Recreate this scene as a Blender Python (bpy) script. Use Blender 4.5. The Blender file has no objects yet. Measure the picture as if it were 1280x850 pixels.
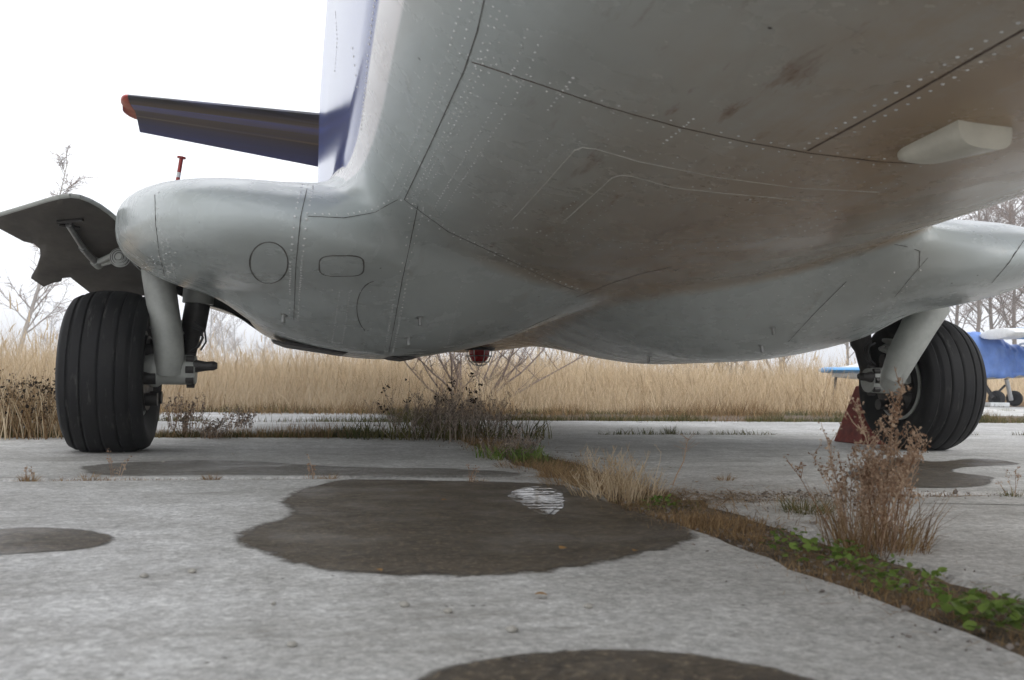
import bpy, bmesh, math, random
import numpy as np
from mathutils import Vector, Matrix

HAZE = True
random.seed(7)
rng = np.random.default_rng(7)
scene = bpy.context.scene
COL = scene.collection
R_ = math.radians

# ------------------------------------------------------------------ camera
CAM = np.array([-1.10, -4.10, 0.30])
FPX, PX0, PY0 = 1200.0, 640.0, 425.0          # focal length and centre in photograph pixels
YAW, PITCH, ROLL = R_(12.5), R_(2.45), R_(0.8)
_f = np.array([math.sin(YAW) * math.cos(PITCH), math.cos(YAW) * math.cos(PITCH), math.sin(PITCH)])
_r0 = np.array([math.cos(YAW), -math.sin(YAW), 0.0])
_u0 = np.cross(_r0, _f)
_r = _r0 * math.cos(ROLL) + _u0 * math.sin(ROLL)
_u = -_r0 * math.sin(ROLL) + _u0 * math.cos(ROLL)
cam = bpy.data.cameras.new('camera')
cam.sensor_width = 23.6
cam.lens = FPX / 1280.0 * 23.6
cam.clip_start = 0.02
cam.clip_end = 3000
cam.dof.use_dof = True
cam.dof.focus_distance = 3.9
cam.dof.aperture_fstop = 5.0
cam_o = bpy.data.objects.new('camera', cam)
COL.objects.link(cam_o)
cam_o.matrix_world = Matrix(((_r[0], _u[0], -_f[0], CAM[0]), (_r[1], _u[1], -_f[1], CAM[1]),
                             (_r[2], _u[2], -_f[2], CAM[2]), (0, 0, 0, 1)))
scene.camera = cam_o

def ray(x, y):
    d = _f + _r * (x - PX0) / FPX - _u * (y - PY0) / FPX
    return d
def ground(x, y, z=0.0):
    d = ray(x, y)
    return CAM + d * ((z - CAM[2]) / d[2])
def atY(x, y, Y):
    d = ray(x, y)
    return CAM + d * ((Y - CAM[1]) / d[1])
def atX(x, y, X):
    d = ray(x, y)
    return CAM + d * ((X - CAM[0]) / d[0])

# ------------------------------------------------------------------ sky, sun, exposure
world = bpy.data.worlds.new('World')
scene.world = world
world.use_nodes = True
wn = world.node_tree
wn.nodes.clear()
SUN_EL, SUN_AZ = R_(38), R_(150)
sky = wn.nodes.new('ShaderNodeTexSky')
sky.sky_type = 'NISHITA'
sky.sun_disc = False
sky.sun_elevation = SUN_EL
sky.sun_rotation = SUN_AZ
sky.dust_density = 6.0
sky.air_density = 1.0
hs = wn.nodes.new('ShaderNodeHueSaturation')
hs.inputs['Saturation'].default_value = 0.12
mixs = wn.nodes.new('ShaderNodeMix')
mixs.data_type = 'RGBA'
mixs.inputs[0].default_value = 0.86              # a closed layer of stratus hides most of the clear sky
mixs.inputs[7].default_value = (9.6, 9.85, 10.3, 1)
bg = wn.nodes.new('ShaderNodeBackground')
bg.inputs['Strength'].default_value = 0.115
wo = wn.nodes.new('ShaderNodeOutputWorld')
wn.links.new(sky.outputs[0], hs.inputs['Color'])
wn.links.new(hs.outputs[0], mixs.inputs[6])
wn.links.new(mixs.outputs[2], bg.inputs['Color'])
wn.links.new(bg.outputs[0], wo.inputs['Surface'])
sun = bpy.data.lights.new('sun', 'SUN')
sun.energy = 0.5
sun.angle = R_(40)
sun.color = (1.0, 0.97, 0.93)
sun_o = bpy.data.objects.new('sun', sun)
COL.objects.link(sun_o)
sd = Vector((math.sin(SUN_AZ) * math.cos(SUN_EL), math.cos(SUN_AZ) * math.cos(SUN_EL), math.sin(SUN_EL)))
sun_o.rotation_euler = sd.to_track_quat('Z', 'Y').to_euler()
scene.view_settings.view_transform = 'Standard'
scene.view_settings.look = 'None'
scene.view_settings.exposure = 0.6
scene.view_settings.gamma = 1.0
scene.render.engine = 'CYCLES'
scene.cycles.use_denoising = True
scene.cycles.max_bounces = 6
scene.cycles.transparent_max_bounces = 4

# ------------------------------------------------------------------ helpers
def mesh_obj(name, verts, faces, mat=None, parent=None, smooth=True, normals=None, tint=None):
    me = bpy.data.meshes.new(name)
    verts = np.asarray(verts, dtype=np.float32).reshape(-1, 3)
    if isinstance(faces, np.ndarray):
        n, k = faces.shape
        me.vertices.add(len(verts)); me.vertices.foreach_set('co', verts.ravel())
        me.loops.add(n * k); me.loops.foreach_set('vertex_index', faces.ravel().astype(np.int32))
        me.polygons.add(n); me.polygons.foreach_set('loop_start', np.arange(0, n * k, k, dtype=np.int32))
        me.update(calc_edges=True)
    else:
        me.from_pydata([tuple(map(float, v)) for v in verts], [], faces)
        me.update()
    if smooth:
        me.polygons.foreach_set('use_smooth', np.ones(len(me.polygons), dtype=bool))
    if tint is not None:
        at = me.attributes.new('tint', 'FLOAT', 'POINT')
        at.data.foreach_set('value', np.asarray(tint, dtype=np.float32))
    if mat:
        me.materials.append(mat)
    if normals is not None:
        me.normals_split_custom_set_from_vertices([tuple(map(float, v)) for v in normals])
    return link(name, me, parent)
def link(name, me, parent=None):
    o = bpy.data.objects.new(name, me)
    COL.objects.link(o)
    if parent:
        o.parent = parent
    return o
def tag(o, label=None, cat=None, group=None, kind=None):
    for k, v in (('label', label), ('category', cat), ('group', group), ('kind', kind)):
        if v: o[k] = v
    return o
def empty(name, loc=(0, 0, 0), rz=0.0, sc=1.0):
    o = bpy.data.objects.new(name, None)
    COL.objects.link(o)
    o.location = [float(v) for v in loc]
    o.rotation_euler = (0, 0, rz)
    o.scale = (sc, sc, sc)
    o.empty_display_size = 0.05
    return o
def copy_tree(o, parent=None):
    c = o.copy(); COL.objects.link(c); c.parent = parent
    for ch in list(o.children):
        copy_tree(ch, c)
    return c

class MB:
    """collects simple shapes into one mesh"""
    def __init__(s): s.v = []; s.f = []; s.t = []
    def add(s, v, f, t=0.5):
        b = len(s.v)
        s.v += [tuple(map(float, p)) for p in v]
        s.f += [tuple(i + b for i in q) for q in f]
        s.t += [t] * len(v)
    def tube(s, pts, rad, n=10, caps=True, t=0.5):
        pts = [np.asarray(p, float) for p in pts]
        if not hasattr(rad, '__len__'): rad = [rad] * len(pts)
        v = []; f = []
        prev = None
        for i, p in enumerate(pts):
            a = pts[max(i - 1, 0)]; b = pts[min(i + 1, len(pts) - 1)]
            d = b - a; d = d / (np.linalg.norm(d) + 1e-12)
            if prev is None:
                h = np.array([0, 0, 1.0]) if abs(d[2]) < .9 else np.array([1.0, 0, 0])
                e1 = np.cross(d, h)
            else:
                e1 = prev - d * (prev @ d)
            e1 /= np.linalg.norm(e1) + 1e-12
            prev = e1
            e2 = np.cross(d, e1)
            for k in range(n):
                a_ = 2 * math.pi * k / n
                v.append(p + (e1 * math.cos(a_) + e2 * math.sin(a_)) * rad[i])
        for i in range(len(pts) - 1):
            for k in range(n):
                k2 = (k + 1) % n
                f.append((i * n + k, i * n + k2, (i + 1) * n + k2, (i + 1) * n + k))
        if caps and n > 3:
            f.append(tuple(range(n - 1, -1, -1)))
            m = (len(pts) - 1) * n
            f.append(tuple(m + k for k in range(n)))
        s.add(v, f, t)
        return s
    def box(s, c, size, rot=None):
        c = np.asarray(c, float); h = np.asarray(size, float) / 2
        v = [np.array((x, y, z)) * h for x in (-1, 1) for y in (-1, 1) for z in (-1, 1)]
        if rot is not None: v = [rot @ p for p in v]
        s.add([p + c for p in v], [(0, 1, 3, 2), (4, 6, 7, 5), (0, 4, 5, 1), (2, 3, 7, 6), (0, 2, 6, 4), (1, 5, 7, 3)])
        return s
    def lathe(s, prof, n=48, c=(0, 0, 0), closed=False):
        """profile of (axial x, radius) revolved about the x axis"""
        v = []; f = []
        m = len(prof)
        for k in range(n):
            a = 2 * math.pi * k / n
            for (x, r) in prof:
                v.append((c[0] + x, c[1] + r * math.cos(a), c[2] + r * math.sin(a)))
        for k in range(n):
            k2 = (k + 1) % n
            for i in range(m if closed else m - 1):
                i2 = (i + 1) % m
                f.append((k * m + i, k * m + i2, k2 * m + i2, k2 * m + i))
        s.add(v, f)
        return s
    def prism(s, poly, a, b):
        """polygon (list of 3-D points) extruded by vector a..b"""
        n = len(poly); a = np.asarray(a, float); b = np.asarray(b, float)
        v = [np.asarray(p, float) + a for p in poly] + [np.asarray(p, float) + b for p in poly]
        f = [tuple(range(n - 1, -1, -1)), tuple(range(n, 2 * n))]
        f += [(i, (i + 1) % n, n + (i + 1) % n, n + i) for i in range(n)]
        s.add(v, f)
        return s
    def build(s, name, mat, parent=None, smooth=False, bevel=0.0, tint=False):
        o = mesh_obj(name, s.v, s.f, mat, parent, smooth, tint=s.t if tint else None)
        bm = bmesh.new(); bm.from_mesh(o.data)
        bmesh.ops.recalc_face_normals(bm, faces=bm.faces)
        bm.to_mesh(o.data); bm.free()
        if smooth:
            o.data.set_sharp_from_angle(angle=R_(38))
        if bevel:
            m = o.modifiers.new('bevel', 'BEVEL'); m.width = bevel; m.segments = 2; m.limit_method = 'ANGLE'
        return o

# ------------------------------------------------------------------ materials
class NT:
    def __init__(s, name):
        s.m = bpy.data.materials.new(name); s.m.use_nodes = True
        s.t = s.m.node_tree
        s.b = s.t.nodes['Principled BSDF']; s.o = s.t.nodes['Material Output']
    def n(s, typ, **kw):
        nd = s.t.nodes.new('ShaderNode' + typ)
        for k, v in kw.items(): setattr(nd, k, v)
        return nd
    def l(s, a, b): s.t.links.new(a, b)
    def val(s, node_in, v):
        if hasattr(v, 'is_output') or isinstance(v, bpy.types.NodeSocket): s.l(v, node_in)
        else: node_in.default_value = v
    def pos(s): return s.n('NewGeometry').outputs['Position']
    def obj(s): return s.n('TexCoord').outputs['Object']
    def noise(s, co, scale, detail=4, rough=.6, out=0, dist=0.0):
        nd = s.n('TexNoise'); s.l(co, nd.inputs['Vector'])
        nd.inputs['Scale'].default_value = scale; nd.inputs['Detail'].default_value = detail
        nd.inputs['Roughness'].default_value = rough; nd.inputs['Distortion'].default_value = dist
        return nd.outputs[out]
    def scl(s, co, v):
        nd = s.n('VectorMath', operation='MULTIPLY'); s.l(co, nd.inputs[0]); nd.inputs[1].default_value = v
        return nd.outputs[0]
    def ramp(s, x, stops):
        nd = s.n('ValToRGB'); s.l(x, nd.inputs[0])
        e = nd.color_ramp.elements
        while len(e) < len(stops): e.new(0.5)
        for el, (p, c) in zip(e, stops):
            el.position = p
            el.color = (c, c, c, 1) if not hasattr(c, '__len__') else (*c, 1)
        return nd.outputs[0]
    def mix(s, f, a, b, typ='MIX'):
        nd = s.n('Mix', data_type='RGBA', blend_type=typ)
        s.val(nd.inputs[0], f)
        for i, v in ((6, a), (7, b)):
            if isinstance(v, tuple): nd.inputs[i].default_value = (*v[:3], 1)
            else: s.l(v, nd.inputs[i])
        return nd.outputs[2]
    def math(s, op, a, b=0.0, clamp=False):
        nd = s.n('Math', operation=op, use_clamp=clamp)
        s.val(nd.inputs[0], a); s.val(nd.inputs[1], b)
        return nd.outputs[0]
    def xyz(s, co):
        nd = s.n('SeparateXYZ'); s.l(co, nd.inputs[0]); return nd.outputs
    def map(s, x, a, b, c=0.0, d=1.0):
        nd = s.n('MapRange'); s.val(nd.inputs[0], x)
        for i, v in enumerate((a, b, c, d)): nd.inputs[i + 1].default_value = v
        return nd.outputs[0]
    def bump(s, h, strength=.3, dist=.01):
        nd = s.n('Bump'); s.l(h, nd.inputs['Height'])
        nd.inputs['Strength'].default_value = strength; nd.inputs['Distance'].default_value = dist
        s.l(nd.outputs[0], s.b.inputs['Normal'])
    def fin(s, color=None, rough=None, metal=None, spec=None):
        for k, v in (('Base Color', color), ('Roughness', rough), ('Metallic', metal), ('Specular IOR Level', spec)):
            if v is None: continue
            if isinstance(v, tuple): s.b.inputs[k].default_value = (*v[:3], 1)
            else: s.val(s.b.inputs[k], v)
        return s.m

def simple(name, c, rough=.6, metal=0.0, var=.25, scale=20, bump=0.0, spec=.5):
    t = NT(name); co = t.obj()
    n = t.noise(co, scale, 5, .65)
    a = tuple(x * (1 - var) for x in c); b = tuple(min(1, x * (1 + var)) for x in c)
    col = t.mix(t.map(n, .3, .7), a, b)
    if bump: t.bump(t.noise(co, scale * 4, 4), bump, .004)
    return t.fin(col, t.map(t.noise(co, scale * .6, 3), .3, .7, max(rough - .12, .02), min(rough + .12, 1)), metal, spec)

def concrete(name, wet=0.0):
    t = NT(name); co = t.pos()
    big = t.noise(co, .9, 5, .65)
    mid = t.noise(co, 6.0, 6, .75)
    mot = t.noise(co, 26.0, 5, .75)
    fine = t.noise(co, 62.0, 6, .85)
    grit = t.noise(co, 300.0, 2, .6)
    base = t.mix(t.map(big, .34, .66), (.46, .45, .43), (.78, .772, .755))
    base = t.mix(t.map(mid, .42, .66, 0, .62), base, (.37, .355, .33))
    base = t.mix(t.map(mot, .50, .66, 0, .3), base, (.21, .20, .178))
    base = t.mix(t.map(mot, .46, .34, 0, .12), base, (.74, .73, .71))
    base = t.mix(t.map(fine, .46, .64, 0, .42), base, (.16, .15, .132))
    base = t.mix(t.map(grit, .56, .68, 0, .4), base, (.80, .79, .76))
    for vs, lo, hi in ((62.0, .90, 1.08), (150.0, .84, 1.16)):      # exposed aggregate: every stone its own tone
        va = t.n('TexVoronoi'); t.l(co, va.inputs['Vector']); va.inputs['Scale'].default_value = vs
        vx = t.xyz(va.outputs['Color'])[0]
        base = t.mix(1.0, base, t.ramp(vx, [(0, lo), (.5, .97), (1, hi)]), 'MULTIPLY')
    # hairline stains drawn out along the slab
    st = t.noise(t.scl(co, (1.4, 7.0, 1)), 1.0, 6, .75)
    base = t.mix(t.map(st, .53, .68, 0, .62), base, (.25, .235, .21))
    vo = t.n('TexVoronoi'); t.l(co, vo.inputs['Vector']); vo.inputs['Scale'].default_value = 34
    pit = t.map(vo.outputs['Distance'], .05, .14, 1, 0)
    pm = t.math('MULTIPLY', pit, t.map(t.noise(co, 9, 2), .56, .62))
    wd = t.n('VectorMath', operation='ADD'); t.l(co, wd.inputs[0]); t.l(t.scl(t.noise(co, 3.0, 4, .7, 1), (.35, .35, 0)), wd.inputs[1])
    cv = t.n('TexVoronoi', feature='DISTANCE_TO_EDGE'); t.l(wd.outputs[0], cv.inputs['Vector']); cv.inputs['Scale'].default_value = .85
    crk = t.math('MULTIPLY', t.map(cv.outputs['Distance'], .0016, .0045, 1, 0), t.map(t.noise(co, 1.1, 2), .60, .66))
    pm = t.math('MAXIMUM', pm, t.math('MULTIPLY', crk, .8))
    base = t.mix(pm, base, (.075, .068, .055))
    h = t.math('ADD', t.math('MULTIPLY', fine, .6), t.math('SUBTRACT', t.math('MULTIPLY', mid, 1.2), t.math('MULTIPLY', pm, .8)))
    if wet:
        d = t.mix(1.0, base, (.175, .138, .098), 'MULTIPLY')
        d = t.mix(t.map(t.noise(co, 4.5, 6, .75), .46, .66, 0, .4), d, (.03, .024, .018))
        sp = t.n('TexVoronoi'); t.l(co, sp.inputs['Vector']); sp.inputs['Scale'].default_value = 46
        d = t.mix(t.math('MULTIPLY', t.map(sp.outputs['Distance'], .08, .20, 1, 0), t.map(t.noise(co, 17, 2), .52, .60)), d, (.30, .235, .15))
        d = t.mix(t.map(t.noise(co, 60, 5, .85), .52, .62, 0, .8), d, (.25, .20, .135))
        d = t.mix(t.map(t.noise(co, 33, 4, .8), .54, .62, 0, .7), d, (.022, .018, .014))
        t.bump(h, .6, .008)
        m = t.fin(d, t.map(t.noise(co, 5, 4), .35, .65, .30, .62), spec=.45)
        ed = t.n('Attribute', attribute_name='edge').outputs['Fac']
        k = t.math('ADD', ed, t.math('MULTIPLY', t.math('SUBTRACT', t.noise(co, 16, 7, .8), .5), 2.2))
        t.l(t.math('MULTIPLY', t.map(k, .15, .75), wet), t.b.inputs['Alpha'])
        return m
    t.bump(h, .55, .007)
    return t.fin(base, .92, spec=.25)

M = {}
M['concrete'] = concrete('weathered_concrete')
M['wet'] = concrete('wet_concrete', wet=.97)
M['damp'] = concrete('damp_concrete', wet=.5)
t = NT('standing_water'); co = t.pos(); t.bump(t.noise(t.scl(co, (18, 60, 1)), 1.0, 4, .7), .12, .002); M['water'] = t.fin((.03, .028, .024), .04, spec=.7)
ed = t.n('Attribute', attribute_name='edge').outputs['Fac']
k = t.math('ADD', t.math('MULTIPLY', ed, .26), t.math('ADD', t.math('MULTIPLY', t.noise(t.scl(co, (13, 40, 1)), 1.0, 4, .65), .75), t.math('MULTIPLY', t.noise(co, 70, 3), .25)))
t.l(t.map(k, .73, .80), t.b.inputs['Alpha'])
t = NT('soil'); co = t.pos()
M['soil'] = t.fin(t.mix(t.map(t.noise(co, 22, 6, .75), .36, .64), (.05, .036, .024), (.21, .16, .115)), .95, spec=.2)
t = NT('field_soil'); co = t.pos()
M['field'] = t.fin(t.mix(t.map(t.noise(co, .6, 6, .7), .3, .7), (.20, .15, .085), (.36, .27, .165)), .95, spec=.1)

def paint(name, base, dirt=1.0, zones=False):
    """faded grey aircraft enamel with brown exhaust and oil film along the belly"""
    t = NT(name); co = t.pos()
    x, y, z = t.xyz(co)
    var = t.noise(co, 2.2, 5, .6)
    c = t.mix(t.map(var, .3, .7), tuple(v * .9 for v in base), tuple(min(1, v * 1.08) for v in base))
    # the film of dirt: strongest near the keel, streaked fore and aft
    ax = t.math('ABSOLUTE', x)
    keel = t.math('MULTIPLY', t.map(ax, .10, .80, 1, 0), t.map(z, .80, 1.05, 1, 0))
    keel = t.math('MAXIMUM', keel, t.math('MULTIPLY', t.map(x, -.25, .75, 0, 1), t.map(z, .80, 1.15, 1, 0)))
    keel = t.math('MULTIPLY', keel, t.map(ax, .86, 1.0, 1, .05))
    # the film stops where the nacelle fairings begin (they hang below the belly sheet)
    hb = t.math('ADD', t.math('SUBTRACT', z, .58), t.math('SUBTRACT', t.math('MULTIPLY', y, .05), t.math('MULTIPLY', t.math('MULTIPLY', ax, ax), .235)))
    keel = t.math('MULTIPLY', keel, t.map(hb, -.034, -.012, .10, 1))
    streak = t.noise(t.scl(co, (9, .9, 5)), 1.0, 6, .65)
    blot = t.noise(co, 4.5, 7, .72)
    d = t.math('MULTIPLY', keel, t.map(t.math('ADD', t.math('MULTIPLY', streak, .55), t.math('MULTIPLY', blot, .45)), .30, .52))
    c = t.mix(t.math('MULTIPLY', t.math('ADD', t.math('MULTIPLY', d, .5), t.math('MULTIPLY', keel, .5)), dirt, True), c, (.33, .235, .145))
    rust = t.math('MULTIPLY', t.map(t.noise(t.scl(co, (14, 3.0, 8)), 1.0, 5, .7), .60, .72), t.map(keel, 0, .5, .12, .75))
    c = t.mix(t.math('MULTIPLY', rust, dirt, True), c, (.16, .075, .035))
    sp = t.n('TexVoronoi'); t.l(co, sp.inputs['Vector']); sp.inputs['Scale'].default_value = 17
    fleck = t.math('MULTIPLY', t.map(sp.outputs['Distance'], .035, .075, 1, 0), t.map(t.noise(co, 5, 2), .54, .60))
    c = t.mix(fleck, c, (.05, .045, .04))
    rough = t.map(t.noise(co, 6, 5), .3, .7, .19, .34)
    if zones:
        # paint scheme of the fuselage side: grey belly, white cheat line, blue above
        zl = t.math('ADD', z, t.math('MULTIPLY', t.math('ADD', y, 1.5), .08))
        zl = t.math('SUBTRACT', zl, t.math('MULTIPLY', t.math('MAXIMUM', t.math('SUBTRACT', ax, .97), 0.0), 3.0))
        c = t.mix(t.map(zl, ZWHITE - .004, ZWHITE + .004), c, (.78, .76, .76))
        c = t.mix(t.map(zl, ZBLUE - .004, ZBLUE + .004), c, (.03, .06, .26))
        rough = t.mix(t.map(zl, ZBLUE - .01, ZBLUE + .01), rough, (.16, .16, .16))
    spec_ = .5
    if zones: spec_ = t.map(zl, ZBLUE - .01, ZBLUE + .01, .5, .12)
    t.bump(t.math('ADD', t.noise(co, 3.0, 3, .5), t.math('MULTIPLY', t.noise(co, 60, 4), .004)), .05, .02)
    return t.fin(c, rough, spec=spec_)
ZWHITE, ZBLUE = 0.935, 1.005
GREY = (.475, .515, .508)
M['paint'] = paint('grey_enamel', GREY, zones=True)
M['paint_plain'] = simple('grey_enamel_plain', (.34, .36, .345), .45, var=.12, scale=9)
M['paint_white'] = simple('off_white_enamel', (.66, .64, .55), .4, var=.12, scale=14)
M['seam'] = simple('panel_gap_grime', (.12, .115, .108), .8, scale=40)
M['seam_light'] = simple('worn_sealant', (.55, .54, .50), .7, scale=40)
M['seam_brown'] = simple('oily_panel_gap', (.075, .045, .03), .6, scale=40)
M['rivet'] = simple('rivet_heads', (.80, .81, .80), .14, var=.4, scale=200)  # near-white base colour paints in the highlights on the heads
M['blue'] = simple('blue_enamel', (.03, .055, .20), .28, var=.25, scale=4)
M['red'] = simple('red_enamel', (.38, .045, .035), .4, var=.2, scale=8)
M['black_boot'] = simple('black_rubber_boot', (.018, .018, .022), .35, scale=10)
M['rubber'] = None
t = NT('tyre_rubber'); co = t.obj()
dust = t.noise(co, 9, 7, .72)
sc_ = t.noise(t.scl(co, (40, 7, 7)), 1.0, 5, .7)
c = t.mix(t.map(dust, .45, .75, 0, .7), (.007, .007, .008), (.028, .027, .026))
c = t.mix(t.map(sc_, .58, .72, 0, .6), c, (.10, .096, .09))
t.bump(t.noise(co, 120, 3), .15, .002)
M['rubber'] = t.fin(c, t.map(dust, .3, .7, .55, .8), spec=.35)
M['dark_metal'] = simple('oily_dark_metal', (.045, .042, .04), .5, .3, scale=30, bump=.2)
M['steel'] = simple('dull_steel', (.38, .38, .37), .38, .8, scale=40)
M['well'] = simple('dark_well', (.03, .03, .028), .9, scale=12)
M['door_in'] = simple('brown_grimy_door_lining', (.085, .076, .066), .75, var=.35, scale=7, bump=.15)
M['leg'] = simple('grey_leg_enamel', (.36, .37, .345), .42, var=.16, scale=16, bump=.1)
M['hose'] = simple('black_hose', (.015, .015, .015), .5)
M['chock'] = simple('chipped_red_paint', (.24, .045, .032), .7, var=.4, scale=18, bump=.3)
M['lens'] = simple('red_lens', (.35, .02, .02), .12, var=.1, scale=10)
M['tarp'] = simple('blue_tarpaulin', (.12, .23, .56), .45, var=.18, scale=6)
M['lightblue'] = simple('light_blue_enamel', (.07, .30, .60), .35, var=.1, scale=4)
M['white'] = simple('white_plastic', (.75, .76, .76), .4, var=.08, scale=14)

def plant_mat(name, a, b, rough=.8, trans=.0):
    t = NT(name)
    at = t.n('Attribute', attribute_name='tint')
    co = t.obj()
    f = t.math('ADD', at.outputs['Fac'], t.map(t.noise(co, 30, 2), .3, .7, -.15, .15), True)
    col = t.mix(f, a, b)
    m = t.fin(col, rough, spec=.2)
    if trans:
        tr = t.n('BsdfTranslucent'); t.l(col, tr.inputs[0])
        ms = t.n('MixShader'); ms.inputs[0].default_value = trans
        t.l(t.b.outputs[0], ms.inputs[1]); t.l(tr.outputs[0], ms.inputs[2]); t.l(ms.outputs[0], t.o.inputs[0])
    return m
M['straw'] = plant_mat('dry_straw', (.39, .275, .15), (.77, .64, .455), trans=.25)
M['drygrass'] = plant_mat('brown_dry_grass', (.15, .085, .04), (.42, .29, .15), trans=.2)
M['weed_red'] = plant_mat('reddish_dry_weed', (.28, .165, .10), (.62, .47, .34), trans=.2)
M['weed_dark'] = plant_mat('dark_dry_weed', (.12, .09, .07), (.44, .36, .29))
M['green'] = plant_mat('green_leaf', (.06, .11, .018), (.24, .34, .08), .5, trans=.35)
M['olive'] = plant_mat('olive_grass', (.05, .06, .018), (.19, .17, .06), trans=.2)
M['seedhead'] = plant_mat('black_seedhead', (.012, .009, .007), (.04, .025, .018))
M['bark'] = plant_mat('grey_bark', (.14, .12, .105), (.30, .265, .24))
M['birch'] = plant_mat('birch_bark', (.20, .18, .165), (.42, .40, .38))
M['twig'] = plant_mat('brown_twigs', (.15, .115, .10), (.31, .25, .22))
M['dead_leaf'] = simple('fallen_leaf_brown', (.30, .17, .06), .7)
M['stone'] = simple('grey_stone', (.38, .36, .32), .85, scale=60)

# ================================================================== the aircraft: shape of its skin
def cub(x, xs, ys):
    """smooth monotone-ish cubic through knots"""
    xs = np.asarray(xs, float); ys = np.asarray(ys, float)
    d = np.diff(ys) / np.diff(xs)
    m = np.empty_like(ys); m[0] = d[0]; m[-1] = d[-1]; m[1:-1] = (d[:-1] + d[1:]) / 2
    x = np.clip(x, xs[0], xs[-1])
    i = np.clip(np.searchsorted(xs, x) - 1, 0, len(xs) - 2)
    h = xs[i + 1] - xs[i]; s = (x - xs[i]) / h
    return ((2 * s**3 - 3 * s**2 + 1) * ys[i] + (s**3 - 2 * s**2 + s) * h * m[i] +
            (-2 * s**3 + 3 * s**2) * ys[i + 1] + (s**3 - s**2) * h * m[i + 1])
FY  = [-7.6, -7.0, -6.0, -5.0, -4.0, -3.0, -1.9, -1.0, 0.0, 1.0, 2.0, 3.0, 4.5, 6.5, 8.6]
FZB = [1.50, 1.22, 1.02, .905, .818, .752, .676, .628, .580, .540, .50, .52, .80, 1.50, 2.30]
FZT = [1.70, 1.95, 2.20, 2.55, 2.72, 2.78, 2.80, 2.80, 2.80, 2.80, 2.80, 2.80, 2.76, 2.70, 2.60]
FW  = [.10, .45, .72, .90, .985, 1.0, 1.0, 1.0, 1.0, 1.0, 1.0, .99, .86, .52, .12]
def fus(x, y, z):
    x = np.abs(x)
    zb = cub(y, FY, FZB); zt = cub(y, FY, FZT); w = cub(y, FY, FW)
    zz = z - .19 * np.clip(x / .9, 0, 1.2) ** 2 * np.clip((zt - z) / (zt - zb), 0, 1)
    dz = np.clip(1.6 - z, 0, 2)
    ww = w * (1 - .085 * (dz / .9) ** 2)
    zc = (zb + zt) / 2; h = (zt - zb) / 2
    rr = np.where(zz > zc, .62, .26)
    r = np.minimum(rr, np.minimum(w * .9, h * .9))
    qx = x - (ww - r); qz = np.abs(zz - zc) - (h - r)
    return np.hypot(np.maximum(qx, 0), np.maximum(qz, 0)) + np.minimum(np.maximum(qx, qz), 0) - r
def ellip(x, y, z, c, a, p=2.4, py=2.0):
    u = np.abs((x - c[0]) / a[0]); v = (y - c[1]); w = np.abs((z - c[2]) / a[2])
    vy = np.abs(np.where(v < 0, v / a[1][0], v / a[1][1]))
    S = np.maximum(u ** p + w ** p, 1e-9)
    E_ = np.maximum(S ** (py / p) + vy ** py, 1e-9)
    k = E_ ** (1 / py)
    ay = np.where(v < 0, a[1][0], a[1][1])
    c_ = E_ ** (1 / py - 1) * S ** (py / p - 1)
    g = np.sqrt((c_ * u ** (p - 1) / a[0]) ** 2 + (c_ * w ** (p - 1) / a[2]) ** 2 + (E_ ** (1 / py - 1) * vy ** (py - 1) / ay) ** 2)
    return (k - 1) / np.maximum(g, .25)                   # first-order distance
def smin(a, b, k):
    h = np.clip(.5 + .5 * (b - a) / k, 0, 1)
    return b * (1 - h) + a * h - k * h * (1 - h)
def smax(a, b, k): return -smin(-a, -b, k)
BS, BZ = [0, .12, .3, .5, .75, 1.0, 1.2, 1.5], [.585, .535, .462, .418, .402, .430, .485, .62]
def spon(x, y, z):
    x = np.abs(x)
    za = z - .115 * (x - 1.17) * np.clip((1.02 - z) / .30, 0, 1) + .06 * np.clip(-y - .1, 0, 3)
    a = ellip(x, y, za, (1.155, .35, .812), (.658, (1.80, 2.4), .236), 2.8, 2.1)
    # lower fairing: grows out of the belly behind a slanting front edge
    yf = cub(x, [0, .3, .6, .9, 1.3, 2.2], [-1.02, -1.06, -1.13, -1.24, -1.35, -1.4])
    t = np.clip((y - yf) / (-.12 - yf), 0, 1)
    g = 1 - (1 - t) ** 2.0
    ta = np.clip((y - .6) / 1.7, 0, 1); g = g * (1 - ta * ta * (3 - 2 * ta))
    zb = cub(y, FY, FZB) + .185 * (x / .9) ** 2
    zb = zb + .35 * np.clip(yf - y, 0, 3) + .35 * np.clip(y - 2.2, 0, 3)
    low = (zb + .01) * (1 - g) + cub(x, BS, BZ) * g
    u = np.clip((y + 1.15) / .75, 0, 1); xl = .88 + .42 * u * u * (3 - 2 * u)
    b = smax((low - z) * .93, smax(z - .83, x - xl, .15), .14)
    return smin(a, b, .20)
def skin(P):
    x, y, z = P[..., 0], P[..., 1], P[..., 2]
    u = np.clip((np.abs(x) - .50) / .45, 0, 1)
    return smin(fus(x, y, z), spon(x, y, z), .022 + .13 * u * u * (3 - 2 * u))
def grad(P, fn=skin, e=2e-3):
    g = np.empty_like(P)
    for i in range(3):
        d = np.zeros(3); d[i] = e
        g[..., i] = (fn(P + d) - fn(P - d)) / (2 * e)
    return g
def settle(P, fn=skin, it=4):
    for _ in range(it):
        g = grad(P, fn); f = fn(P)
        P = P - g * (f / np.maximum((g ** 2).sum(-1), 1e-6))[..., None]
    return P
def unit(v): return v / (np.linalg.norm(v, axis=-1, keepdims=True) + 1e-12)
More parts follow.
